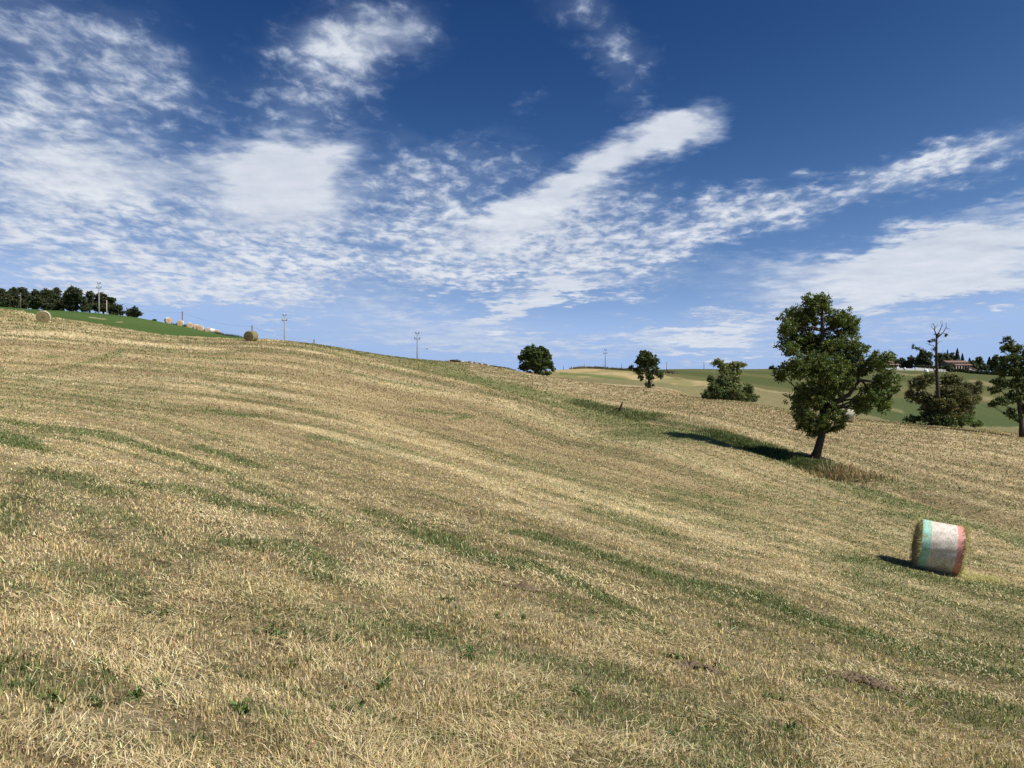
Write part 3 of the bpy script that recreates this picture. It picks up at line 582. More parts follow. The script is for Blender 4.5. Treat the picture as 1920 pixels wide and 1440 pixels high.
# far trees round the farmhouse  (px, top, width, kind)
def conifer(label, px, top, base, hw, Y, seed, dark=1):
    bxw = (px - HX) / F * Y; bz = float(height(bxw, Y)); root = empty("conifer", (bxw, Y, bz), label, "tree", "conifers around the farmhouse")
    H = (HY - top) / F * Y - bz; mb = MB(); mb.tube([(0, 0, -.3), (0, 0, H * .5), (0, 0, H * .98)], [.3, .2, .04], 6); mb.build("trunk", M_BARK, root)
    rg = np.random.default_rng(seed); n = 2600; t = rg.uniform(.08, 1, n) ** .9; tier = .72 + .28 * (1 - (t * 9 % 1))
    rr = (1 - t) ** .85 * hw * Y / F * tier * np.sqrt(rg.uniform(0.05, 1, n)); a = rg.uniform(0, 6.28, n)
    P = np.stack([np.cos(a) * rr, np.sin(a) * rr, t * H - rr * .22], 1)
    leaf_mesh("crown", P, rg.uniform(.4, .75, n), jitter(np.tile([[.042 * dark, .064 * dark, .034 * dark]], (n, 1)), .25, n), root)
for i, (lb, px, top, hw, Y, dk) in enumerate([
    ("narrow spire-like conifer, first from the left behind the farmhouse roof", 1776.5, 656, 4.5, 560, 1), ("tallest conifer with layered branches behind the farmhouse roof", 1795, 653, 8, 556, 1),
    ("shorter conifer just right of the tallest one behind the farmhouse roof", 1804.5, 663, 6, 562, 1), ("feathery conifer between the tree right of the farmhouse and the frame-edge tree", 1855, 669, 8, 545, 1),
    ("dark pointed conifer a little right of the farmhouse gable", 1834, 669, 9, 548, 1.1), ("pointed conifer crown just above the right farmhouse eave", 1818, 671, 6, 566, 1)]):
    conifer(lb, px, top, 690, hw * 1.45, Y, 300 + i, dk)
fart = [("low dark tree behind the roof of the left farm building", 1668, [(1666, 676, 7, 4), (1660, 678, 5, 3)], 545, 1), ("small round tree right of the left farm building roof", 1679, [(1679, 677, 6, 5), (1676, 684, 6, 4)], 550, 1),
 ("dark tree with pointed left shoulder between the two farm buildings", 1692, [(1691, 675, 5, 4), (1690, 682, 8, 6), (1695, 686, 6, 4)], 545, 1), ("rounded dark tree left of the dead trunk on the far hill", 1706, [(1706, 671, 5, 4), (1708, 678, 8, 6), (1706, 686, 8, 5)], 540, 1),
 ("greyish bare-twigged tree beside the large far tree", 1720, [(1720, 673, 5, 5), (1719, 681, 6, 6)], 552, 2), ("broadest dark tree of the far hill, left of the dead trunk", 1735, [(1727, 659, 4, 3), (1732, 664, 7, 6), (1740, 667, 8, 7), (1733, 676, 11, 8), (1742, 682, 9, 7), (1727, 685, 6, 5)], 535, 1),
 ("dark leafy tree immediately right of the dead trunk on the far hill", 1762, [(1760, 667, 6, 5), (1764, 677, 8, 7), (1762, 686, 9, 5)], 545, 1), ("yellow-green tree behind the left gable of the farmhouse", 1774, [(1773, 668, 6, 5), (1776, 676, 7, 6)], 552, 3),
 ("soft dark tree between the spire conifer and the tallest conifer", 1785, [(1785, 665, 4, 4), (1785, 671, 5, 5)], 565, 1), ("dark tree crowding the right wall of the farmhouse", 1827, [(1822, 680, 6, 5), (1828, 686, 7, 6)], 530, 1),
 ("broad dark tree right of the farmhouse annex", 1841, [(1835, 676, 6, 6), (1838, 685, 9, 8), (1845, 690, 7, 5)], 532, 1), ("tree between the feathery conifer and the frame-edge tree on the far hill", 1866, [(1866, 671, 5, 5), (1864, 680, 8, 7), (1868, 688, 8, 5)], 536, 1),
 ("bush in front of the left gable of the farmhouse", 1781, [(1778, 688, 5, 5), (1784, 690, 4, 4)], 512, 1), ("far tree half hidden behind the frame-edge tree", 1882, [(1880, 672, 6, 5), (1883, 682, 9, 7)], 540, 1), ("last far tree by the right edge of the photo", 1912, [(1908, 674, 7, 6), (1914, 684, 10, 7)], 545, 1)]
pal = {1: (.075, .100, .045), 2: (.075, .07, .05), 3: (.085, .115, .035)}
for i, (lb, px, lo, Y, k) in enumerate(fart):
    tree("far_tree", lb, Y, [(px, 692), (px, 686), (lo[0][0], lo[0][1])], .3, [q for q in lo], pal[k], dens=1.6, clump=.9, leaf=.8, seed=400 + i, group="trees around the farm on the far hill", limbs=False)
# hedge below the farmhouse
def hedge(name, label, pts, hh, Y, col, seed):
    rg = np.random.default_rng(seed); P = []
    for (a, b), (c, d) in zip(pts[:-1], pts[1:]):
        m = int(abs(c - a) * 150); t = rg.uniform(0, 1, m); px = a + (c - a) * t; z = rg.uniform(-.3, 1, m) * (hh + .5 * vnoise(px * .4, px * 0, seed))
        X = (px - HX) / F * Y; P.append(np.stack([X, Y + rg.normal(0, .7, m), (HY - (b + (d - b) * t)) / F * Y + z], 1))
    P = np.concatenate(P); o = leaf_mesh(name, P, rg.uniform(.3, .6, len(P)), jitter(np.tile([col], (len(P), 1)), .25, len(P)), None); tag(o, label, "hedge"); return o
hedge("hedge", "long dark clipped hedge running below the farmhouse and its annex", [(1775, 694), (1800, 696), (1830, 700), (1880, 702), (1930, 703)], 1.2, 505, (.030, .045, .020), 1)
hedge("hedge", "olive hedge behind the white wall left of the farmhouse", [(1716, 689), (1750, 690), (1776, 692)], 1.2, 515, (.055, .065, .028), 2)

# ------------------------------------------------------------------ far buildings
M_PLAST = simple("pink_plaster", (.62, .50, .42), (.74, .61, .52), 1.2, .9); M_STONE = simple("house_stone", (.19, .15, .12), (.29, .23, .18), 1.5, .9)
M_ROOF = simple("roof_tiles", (.16, .105, .08), (.25, .17, .13), 2, .9, .03); M_DARK = simple("dark_opening", (.02, .018, .016), (.04, .035, .03), 2, .5); M_WHITE = simple("white_paint", (.72, .71, .68), (.82, .81, .78), 1, .7)
M_BEAM = simple("beam_wood", (.10, .06, .04), (.16, .10, .07), 2, .8)
Yh = 520; k = Yh / F
def gable(mb, x0, x1, y0, y1, ze, zr, t=.25, ov=.6):
    """ridge along x, eaves at ze, ridge at zr"""
    ym = (y0 + y1) / 2
    for (ya, yb) in ((y0 - ov, ym), (y1 + ov, ym)):
        za = ze - (zr - ze) * ov / (ym - y0)
        v = [(x0 - ov, ya, za), (x1 + ov, ya, za), (x1 + ov, yb, zr), (x0 - ov, yb, zr)]; v += [(a, b, c + t) for a, b, c in v]
        mb.add(v, [(0, 3, 2, 1), (4, 5, 6, 7), (0, 1, 5, 4), (1, 2, 6, 5), (2, 3, 7, 6), (3, 0, 4, 7)])
hx = (1797 - HX) / F * Yh; hz = float(height(hx, Yh)); bz0 = (HY - 695.5) / F * Yh
fh = empty("farmhouse", (hx, Yh, bz0), "two-storey farmhouse with tiled roofs and pale pink annex on the far hill", "house")
def hp(px): return (px - 1797) * k
def hzf(py): return (695.5 - py) * k
m = MB(); m.box(hp(1776), hp(1815), 0, 8, -1.5, hzf(679.6))
m.add([(hp(1776), 0, hzf(679.6)), (hp(1776), 8, hzf(679.6)), (hp(1776), 4, hzf(676.6)), (hp(1815), 0, hzf(679.6)), (hp(1815), 8, hzf(679.6)), (hp(1815), 4, hzf(676.6))], [(0, 1, 2), (3, 5, 4)]); m.build("wall", M_STONE, fh)
m = MB(); m.box(hp(1786), hp(1813.5), -.06, -.005, hzf(683.2), hzf(680.2)); m.build("upper_wall", M_PLAST, fh)
m = MB(); gable(m, hp(1776), hp(1815), 0, 8, hzf(679.4), hzf(676.3)); rf = m.build("roof", M_ROOF, fh)
for cx in (1792, 1802): m = MB(); m.box(hp(cx) - .4, hp(cx) + .4, 4.2, 5, hzf(677), hzf(673.8)); m.box(hp(cx) - .55, hp(cx) + .55, 4.05, 5.15, hzf(673.8), hzf(673.4)); m.build("chimney", M_STONE, rf)
m = MB(); y0, y1 = -3.2, -.08; v = [(hp(1787), y0, hzf(685.3)), (hp(1819), y0, hzf(685.3)), (hp(1819), y1, hzf(682.8)), (hp(1787), y1, hzf(682.8))]; v += [(a, b, c + .22) for a, b, c in v]
m.add(v, [(0, 3, 2, 1), (4, 5, 6, 7), (0, 1, 5, 4), (1, 2, 6, 5), (2, 3, 7, 6), (3, 0, 4, 7)]); m.build("porch_roof", M_ROOF, fh)
for cx in (1788.5, 1793.5, 1798.5, 1803.5, 1809, 1813.5):
    m = MB(); m.box(hp(cx) - .28, hp(cx) + .28, -3.0, -2.5, -1.2, hzf(685.2)); m.build("pillar", M_PLAST if cx < 1800 else M_STONE, fh)
for cx in (1791, 1796, 1801.5, 1807): 
    m = MB(); m.box(hp(cx) - .75, hp(cx) + .75, -.14, -.065, .1, 2.6); w = m.build("door", M_DARK, fh)
for cx in (1789.5, 1795, 1801, 1807, 1811.5):
    m = MB(); m.box(hp(cx) - .45, hp(cx) + .45, -.14, -.065, hzf(682.6), hzf(680.7)); m.build("window", M_DARK, fh)
for cx, cy in ((1.5, 2.2), (5.5, 2.2), (3.5, 4.6)):
    m = MB(); m.box(hp(1776) - .08, hp(1776) - .005, cx, cx + 1, cy, cy + 1.1); m.build("window", M_DARK, fh)
m = MB(); xa, xb = hp(1812), hp(1824.5); zt, zt2 = hzf(687.2), hzf(693)
m.add([(xa, -3.6, -1.6), (xb, -3.6, -1.6), (xb, -3.6, zt2), (xa, -3.6, zt), (xa, 2, -1.6), (xb, 2, -1.6), (xb, 2, zt2), (xa, 2, zt)], [(0, 1, 2, 3), (1, 5, 6, 2), (5, 4, 7, 6), (4, 0, 3, 7)]); m.build("annex_wall", M_PLAST, fh)
m = MB(); v = [(xa - .2, -3.9, zt + .02), (xb + .5, -3.9, zt2 - .2), (xb + .5, 2.3, zt2 - .2), (xa - .2, 2.3, zt + .02)]; v += [(a, b, c + .2) for a, b, c in v]
m.add(v, [(0, 3, 2, 1), (4, 5, 6, 7), (0, 1, 5, 4), (1, 2, 6, 5), (2, 3, 7, 6), (3, 0, 4, 7)]); m.build("annex_roof", M_ROOF, fh)
m = MB(); m.box(hp(1818.3) - .3, hp(1818.3) + .3, -3.68, -3.605, .6, 1.5); m.build("window", M_DARK, fh)
# left farm building
Yb = 525; kb = Yb / F; bx0 = (1671 - HX) / F * Yb; zb = (HY - 689.5) / F * Yb
fb = empty("farm_barn", (bx0, Yb, zb), "brown tiled barn with a dark open lean-to beside the big oak on the far hill", "barn")
q = lambda px: (px - 1671) * kb
m = MB(); m.box(q(1656), q(1675), 0, 7, -1.5, (689.5 - 679.5) * kb); m.build("wall", simple("barn_wall", (.30, .20, .15), (.40, .28, .21), 1.5, .9), fb)
m = MB(); gable(m, q(1656), q(1675), 0, 7, (689.5 - 679.3) * kb, (689.5 - 677) * kb); m.build("roof", M_ROOF, fb)
m = MB(); v = [(q(1656), -4, (689.5 - 684.9) * kb), (q(1684), -4, (689.5 - 684.9) * kb), (q(1684), -.02, (689.5 - 682.6) * kb), (q(1656), -.02, (689.5 - 682.6) * kb)]; v += [(a, b, c + .2) for a, b, c in v]
m.add(v, [(0, 3, 2, 1), (4, 5, 6, 7), (0, 1, 5, 4), (1, 2, 6, 5), (2, 3, 7, 6), (3, 0, 4, 7)]); m.build("lean_to_roof", M_ROOF, fb)
m = MB(); m.box(q(1658), q(1683), -.6, -.05, -1, (689.5 - 684) * kb); m.build("lean_to_shade", M_DARK, fb)  # near-black slab: shade inside the open lean-to, put in as colour
for cx in (1658, 1664, 1670, 1676, 1682.5): m = MB(); m.box(q(cx) - .15, q(cx) + .15, -3.7, -3.4, -1.2, (689.5 - 685) * kb); m.build("post", M_BEAM, fb)
m = MB(); m.box(q(1666) - .5, q(1666) + .5, -.08, -.005, (689.5 - 681.8) * kb, (689.5 - 680.3) * kb); m.build("window", M_DARK, fb)
# white boundary wall in three runs
for lb, a, b, pa, pb in (("long low white wall in front of the brown barn", 1660, 1716, 691.2, 692), ("low white wall between the barn yard and the dead trunk", 1717, 1752, 690.2, 693), ("low pale wall curving right of the dead trunk towards the farmhouse", 1753.5, 1775, 693, 694.5)):
    Yw = 508; m = MB(); x0 = (a - HX) / F * Yw; x1 = (b - HX) / F * Yw; z0 = (HY - pa) / F * Yw; z1 = (HY - pb) / F * Yw; h = .42
    wv = [(x0, Yw - .15, z0 - 1.5), (x1, Yw - .15, z1 - 1.5), (x1, Yw + .15, z1 - 1.5), (x0, Yw + .15, z0 - 1.5), (x0, Yw - .15, z0 + h), (x1, Yw - .15, z1 + h), (x1, Yw + .15, z1 + h), (x0, Yw + .15, z0 + h)]
    m.add(wv, [(0, 3, 2, 1), (4, 5, 6, 7), (0, 1, 5, 4), (1, 2, 6, 5), (2, 3, 7, 6), (3, 0, 4, 7)])
    nc = max(2, int((x1 - x0) / 6))
    for i in range(nc + 1):
        t = i / nc; X = x0 + (x1 - x0) * t; Z = z0 + (z1 - z0) * t; m.box(X - .25, X + .25, Yw - .25, Yw + .25, Z - 1.4, Z + h + .25)
    tag(m.build("boundary_wall", M_WHITE), lb, "wall", "low white walls around the farm")
# white stones by the wall
def rock(name, label, px, py, Y, r, mat, seed, sink=.25, group=None):
    import bmesh
    bm = bmesh.new(); bmesh.ops.create_icosphere(bm, subdivisions=3, radius=1); rg = random.Random(seed); ph = [rg.uniform(0, 6) for _ in range(6)]
    for v in bm.verts:
        c = v.co; s = 1 + .16 * math.sin(3 * c.x + ph[0]) * math.cos(2.5 * c.y + ph[1]) + .12 * math.sin(5 * c.z + ph[2] + 3 * c.x) + .05 * math.sin(9 * c.y + ph[3] + 7 * c.x)
        v.co = Vector((c.x * s * r[0], c.y * s * r[1], c.z * s * r[2]))
    me = bpy.data.meshes.new(name); bm.to_mesh(me); bm.free(); me.materials.append(mat); o = bpy.data.objects.new(name, me); COL.objects.link(o)
    X = (px - HX) / F * Y; o.location = (X, Y, max(float(height(X, Y)), (HY - py) / F * Y - r[2] * .7 if Y > 300 else -99) + r[2] * (1 - sink)); tag(o, label, "boulder" if r[0] > .5 else "stone", group); return o
rock("boulder", "white boulder at the left end gap of the white farm wall", 1683, 690.5, 506, (1.1, .8, .9), M_WHITE, 1); rock("boulder", "white boulder in front of the middle of the long white wall", 1696, 691.5, 506, (1, .8, .8), M_WHITE, 2)
rock("boulder", "white upper boulder of the pair on the grass below the farm", 1736.5, 694.5, 480, (1.1, .9, .8), M_WHITE, 3); rock("boulder", "white lower boulder of the pair on the grass below the farm", 1738.3, 697, 470, (1.0, .9, .7), M_WHITE, 4)
print("buildings", round(time.time() - T0, 1))

# ------------------------------------------------------------------ poles, posts and the line
M_CONC = simple("pole_concrete", (.20, .20, .195), (.30, .295, .28), 2, .9); M_WOOD = simple("pole_wood", (.09, .07, .055), (.17, .14, .11), 3, .9); M_STEEL = simple("dark_steel", (.05, .055, .06), (.10, .10, .11), 3, .6)
M_PALEW = simple("weathered_wood", (.36, .30, .24), (.45, .38, .30), 3, .9)
def elec(label, px, top, Y, w=.2):
    X = (px - HX) / F * Y; zb = float(height(X, Y)); zt = (HY - top) / F * Y; o = empty("electricity_pole", (X, Y, zb), label, "pole", "electricity poles with insulators along the skyline"); H = zt - zb
    m = MB(); m.tube([(0, 0, -.5), (0, 0, H)], [w, w * .55], 10); m.build("pole", M_CONC, o, True)
    m = MB(); m.box(-.65, .65, -.06, .06, H - 1.35, H - 1.2); m.build("crossarm", M_STEEL, o)
    m = MB(); m.box(-.42, .42, -.06, .06, H - .15, H - .02); m.build("crossarm", M_STEEL, o)
    for ax, az in ((-.58, H - 1.2), (.58, H - 1.2), (-.35, H - .02), (.35, H - .02)):
        m = MB(); m.tube([(ax, 0, az), (ax, 0, az + .12), (ax, 0, az + .14), (ax, 0, az + .30), (ax, 0, az + .36)], [.03, .03, .13, .10, .03], 8); m.build("insulator", M_STEEL, o)
    return Vector((X, Y, zt)), o
E = [elec("tallest electricity pole with insulators in front of the ridge trees", 185.5, 531, 208), elec("electricity pole with insulators just right of the round bale on the crest", 533.5, 591, 190), elec("electricity pole with insulators rising from the ridge near the flying bird", 782.5, 625, 175), elec("small far electricity pole on the pale hill between two trees", 1135, 656, 275, .17)]
def wpole(label, px, top, Y, r=.13, lean=0, mat=None, name="wooden_pole", cat="pole", group="thin wooden poles along the skyline", cap=True):
    X = (px - HX) / F * Y; zb = float(height(X, Y)); zt = (HY - top) / F * Y; H = zt - zb
    o = empty(name, (X, Y, zb), label, cat, group); m = MB(); m.tube([(0, 0, -.3), (lean * H * .5, 0, H * .5), (lean * H, 0, H)], [r, r * .9, r * .8], 8); m.build("shaft", mat or M_WOOD, o, True)
    if cap: m = MB(); m.tube([(lean * H, -.1, H - .35), (lean * H, -.22, H - .35), (lean * H, -.22, H - .2)], [.04, .06, .05], 6); m.build("insulator", M_STEEL, o)
    return Vector((X + lean * H, Y - .2, zt - .25))
W = [wpole("wooden pole with a cable in front of the left end of the ridge trees", 38.5, 549, 196, mat=M_WOOD), wpole("plain brown wooden pole just right of the tallest electricity pole", 200, 563, 200, mat=M_PALEW),
     wpole("bare dark pole leaning slightly above the row of far bales", 341, 584, 178, lean=.03), wpole("short dark pole top showing above the round bale on the crest", 472.7, 610, 150), wpole("stubby dark pole top on the skyline right of the tall electricity pole", 589, 636, 150)]
wpole("thin grey mast on the far green skyline left of the pale tree", 1320, 678, 430, .17, mat=M_CONC); wpole("thin pale pole in the green field seen left of the pale tree", 1338.3, 686, 240, .1, mat=M_CONC)
wpole("faint thin pole on the skyline right of the notched tree", 1250, 678, 330, .13, mat=M_CONC); wpole("tiny pole on the skyline behind the pale tree's right side", 1394, 688, 430, .13, mat=M_CONC); wpole("faint mast above the small round bush on the far skyline", 1448, 680, 490, .12, mat=M_CONC)
M_CABLE = simple("cable", (.10, .10, .10), (.16, .16, .16), 3, .6)
def cable(a, b, sag, label, r=.010):
    m = MB(); pts = [(a.lerp(b, t / 16) - Vector((0, 0, sag * 4 * (t / 16) * (1 - t / 16)))) for t in range(17)]; m.tube(pts, r, 5); tag(m.build("overhead_cable", M_CABLE), label, "cable", "overhead cables of the pole line")
cable(Vector((W[0].x - 32, W[0].y - 2, W[0].z + .6)), W[0], .4, "overhead cable running off the left edge from the first wooden pole"); cable(W[0], W[1], .9, "overhead cable sagging across the dark ridge trees"); cable(W[1], W[2], .9, "overhead cable falling from the brown pole to the leaning pole")
cable(W[2], W[3], .7, "overhead cable between the leaning pole and the pole behind the crest bale"); cable(W[3], W[4], .5, "overhead cable descending right of the crest bale")
for lb, px, top, Y in (("thin fence post on the pale skyline nearest the bushy ridge oak", 1056.5, 686, 268), ("taller thin fence post left of the small far electricity pole", 1095.5, 681, 274), ("short fence post just left of the small far electricity pole", 1132, 683, 279), ("thin fence post between the small far electricity pole and the notched tree", 1165.5, 682, 280), ("stub fence post among the brush left of the far electricity pole", 1117, 687, 278)):
    wpole(lb, px, top, Y, .09, name="fence_post", cat="post", group="fence posts on the pale hill", cap=False)
wpole("pale little marker stake in the green crop at its lower border", 252.5, 616.5, 96, .03, mat=M_PALEW, name="marker_stake", cat="stake", group=None, cap=False)

# ------------------------------------------------------------------ hay bales
M_HAY = simple("hay", (.20, .15, .075), (.44, .34, .18), 30, .95, .02, detail=6)
def net_mat(name, c1, c2):
    m, nt, b = newmat(name, .55, .35)
    tc = nt.nodes.new("ShaderNodeTexCoord"); mp = nt.nodes.new("ShaderNodeMapping"); mp.inputs["Scale"].default_value = (90, 12, 12); nt.links.new(tc.outputs["Object"], mp.inputs[0])
    n1_ = noise_node(nt, 1, 4, .7, mp.outputs[0]); n2_ = noise_node(nt, 9, 5, .65, tc.outputs["Object"]); n3_ = noise_node(nt, 60, 2, .6, tc.outputs["Object"])
    f = math_node(nt, 'ADD', math_node(nt, 'MULTIPLY', n1_.outputs[0], .5), math_node(nt, 'MULTIPLY', n3_.outputs[0], .5))
    c = mixc(nt, maprange(nt, f, .41, .56, 0, 1), c1, c2); c = mixc(nt, maprange(nt, n2_.outputs[0], .42, .7, 0, .55), c, (.36, .27, .16)); nt.links.new(c, b.inputs["Base Color"])
    bp = nt.nodes.new("ShaderNodeBump"); bp.inputs["Strength"].default_value = .8; bp.inputs["Distance"].default_value = .012; nt.links.new(f, bp.inputs["Height"]); nt.links.new(bp.outputs[0], b.inputs["Normal"])
    return m
M_NET = net_mat("white_net", (.42, .34, .25), (.88, .82, .73)); M_NETG = net_mat("green_net", (.28, .40, .28), (.38, .78, .63)); M_NETR = net_mat("red_net", (.50, .24, .17), (.87, .34, .32))
def ring_band(mb, x0, x1, R, nx, na, seed, bulge=0, flat=.05):
    V = []; Fc = []
    for i in range(nx + 1):
        x = x0 + (x1 - x0) * i / nx
        for kk in range(na):
            a = 2 * math.pi * kk / na; rr = R * (1 + .012 * math.sin(3 * a + seed) + .010 * math.sin(7 * a + 5 * x + seed) + .006 * math.sin(17 * a + 9 * x)) - .03 * (abs(x) / .6) ** 6
            z = max(math.sin(a) * rr, -R * (1 - flat)); V.append((x, math.cos(a) * rr, z))
    for i in range(nx):
        for kk in range(na):
            a = i * na + kk; b_ = i * na + (kk + 1) % na; Fc.append((a, b_, b_ + na, a + na))
    mb.add(V, Fc)
def end_face(mb, x, R, sgn, seed, bulge=.06):
    V = []; Fc = []; na = 64; nr = 12; rg = random.Random(seed)
    for j in range(nr + 1):
        t = j / nr
        for kk in range(na):
            a = 2 * math.pi * kk / na; rr = R * t * (1 + (.012 * math.sin(3 * a + 1)) * t); dz = max(math.sin(a) * rr, -R * .95)
            V.append((x + sgn * (bulge * (1 - t ** 3) + rg.uniform(-.015, .015)), math.cos(a) * rr, dz))
    for j in range(nr):
        for kk in range(na):
            a = j * na + kk; b_ = j * na + (kk + 1) % na; Fc.append((a, b_, b_ + na, a + na))
    mb.add(V, Fc)
def straws_on(root, cfg, seed, name="loose_hay"):
    """cfg: list of (x, sgn, R, count, length)"""
    rg = np.random.default_rng(seed); VV = []; CC = []
    for x, sgn, R, n, Lm, rim in cfg:
        a = rg.uniform(0, 6.28, n); rr = R * (np.sqrt(rg.uniform(0, 1, n)) if not rim else rg.uniform(.93, 1.01, n))
        p = np.stack([np.full(n, x) + sgn * rg.uniform(-.03, .06, n), np.cos(a) * rr, np.maximum(np.sin(a) * rr, -R * .95)], 1)
        out = np.stack([sgn * rg.uniform(.1, .8, n), np.cos(a) * (.7 if rim else .0), np.sin(a) * (.7 if rim else 0)], 1)
        d = rg.normal(0, .6, (n, 3)) + out; d[:, 2] -= .25; d /= np.linalg.norm(d, axis=1)[:, None]; L = rg.uniform(.4, 1.3, n) * Lm
        s = np.cross(d, rg.normal(0, 1, (n, 3))); s /= np.linalg.norm(s, axis=1)[:, None]; w = .004
        tip = p + d * L[:, None]; V = np.stack([p - s * w, p + s * w, tip + s * w * .5, tip - s * w * .5], 1); VV.append(V.reshape(-1, 3)); CC.append(np.repeat(jitter(np.tile([[.50, .42, .20]], (n, 1)), .25, n), 4, 0))
    V = np.concatenate(VV); nq = len(V) // 4
    return np_mesh(name, V, np.arange(nq)[:, None] * 4 + np.array([[0, 1, 2, 3]]), None, M_BLADE, root, np.concatenate(CC))
def place_bale(root, X, Y, R, yaw, lift=-.03):
    e = .5; gx = (float(height(X + e, Y)) - float(height(X - e, Y))) / (2 * e); gy = (float(height(X, Y + e)) - float(height(X, Y - e))) / (2 * e)
    up = Vector((-gx, -gy, 1)).normalized(); ax = Vector((math.cos(yaw), math.sin(yaw), 0)); ax = (ax - up * ax.dot(up)).normalized(); yv = up.cross(ax)
    M = Matrix((ax, yv, up)).transposed().to_4x4(); M.translation = Vector((X, Y, float(height(X, Y)))) + up * (R * .95 + lift); root.matrix_world = M
# near bale
R = .615; near = empty("hay_bale", (0, 0, 0), "round hay bale in white net with green and red bands, large on the right", "hay bale")
bxp, byp = 13.0 * (1752 - HX) / F * 18.9 / 13.0, 18.9
hl = .49
m = MB(); ring_band(m, -hl + .23, hl - .19, R, 14, 96, 1); m.build("net_wrap", M_NET, near, True)
m = MB(); ring_band(m, -hl + .03, -hl + .23, R, 5, 96, 1); m.build("green_band", M_NETG, near, True)
m = MB(); ring_band(m, hl - .19, hl - .04, R, 4, 96, 1); m.build("red_band", M_NETR, near, True)
for s in (-1, 1):
    m = MB(); end_face(m, s * (hl - .03 if s < 0 else hl - .04), R * .965, s, 5 + s, .07); m.build("end_face", M_HAY, near)
straws_on(near, [(-hl + .02, -1, R, 900, .07, False), (hl - .02, 1, R, 900, .09, False), (-hl + .04, -1, R, 1100, .07, True), (hl - .04, 1, R, 1500, .10, True)], 3)
place_bale(near, bxp, byp, R, math.radians(-21))
sx_, sy_ = bxp + .75, byp - .35
n = 2600; a = RNG.normal(0, .32, n); b = RNG.normal(0, .22, n)
blades("hay_litter", sx_ + a, sy_ + b, RNG.uniform(.05, .2, n), np.full(n, .009), RNG.uniform(0, 6.28, n), RNG.normal(1.3, .25, n), RNG.normal(.2, .2, n), jitter(np.tile([[.52, .46, .21]], (n, 1)), .2, n), "fallen pale hay at the right foot of the banded bale", "hay", lift=.02)
def plain_bale(label, px, py_base, Y, yaw, R, hay, wrap, group=None, white=False, ln=1.2):
    o = empty("hay_bale", (0, 0, 0), label, "hay bale", group)
    m = MB(); ring_band(m, -ln / 2, ln / 2, R, 8, 40, px, 0); m.build("net_wrap", wrap, o, True)
    for s in (-1, 1): m = MB(); end_face(m, s * (ln / 2 - .005), R * .955, s, int(px) + s, .05); m.build("end_face", hay, o)
    if Y < 120: straws_on(o, [(-ln / 2, -1, R, 500, .12, True), (ln / 2, 1, R, 500, .12, True)], int(px))
    X = (px - HX) / F * Y; place_bale(o, X, Y, R, yaw)
    return o
M_HAYO = simple("old_hay", (.12, .10, .05), (.24, .20, .10), 12, .95, .02); M_HAYD = simple("hay_roll_side", (.13, .11, .05), (.24, .20, .10), 10, .95, .02)
x_, y_ = hit(78, 605); plain_bale("greenish round bale on the pale slope at far left, end face showing", 80, 605, y_, math.radians(-62), .66, M_HAYO, M_NET)
x_, y_ = hit(471, 640, 110); y_ = min(y_, 97)
ob = plain_bale("dark round bale standing alone on the crest in front of a pole", 470.5, 637, y_, math.radians(80), .68, M_HAYD, M_HAYD)
plain_bale("pale wrapped bale half hidden behind the big oak's lower branches", 1588, 790, hit(1588, 791)[1], math.radians(-25), .66, M_HAY, net_mat('pale_net', (.28, .26, .16), (.60, .58, .46)))
M_HAYF = simple("tan_hay", (.42, .29, .18), (.60, .44, .28), 8, .9); M_NETW = simple("white_wrap", (.78, .76, .72), (.86, .84, .80), 4, .6)  # tan hay for the end faces of the far bales, white wrap around them
for lb, px, pyb, yw in (("far bale at the upper left end of the row on the green crop", 314, 616, -50), ("second far bale from the left end, below the leaning pole", 337, 619, -70), ("third far bale from the left in the row on the green crop", 354.5, 621.5, -60), ("fourth far bale from the left, touching its right neighbour", 367, 623, -60), ("fifth far bale from the left, overlapping the one before it", 374.5, 625, -70), ("sixth far bale from the left, before the dark gap", 388.5, 627, -65), ("seventh far bale from the left, mostly white", 397, 628, -20), ("last far bale at the right end of the row on the green crop", 406, 630, -70)):
    Yf = 150; 
    plain_bale(lb, px, pyb, Yf, math.radians(yw), .62, M_HAYF, M_NETW, "bales in the row on the green crop")

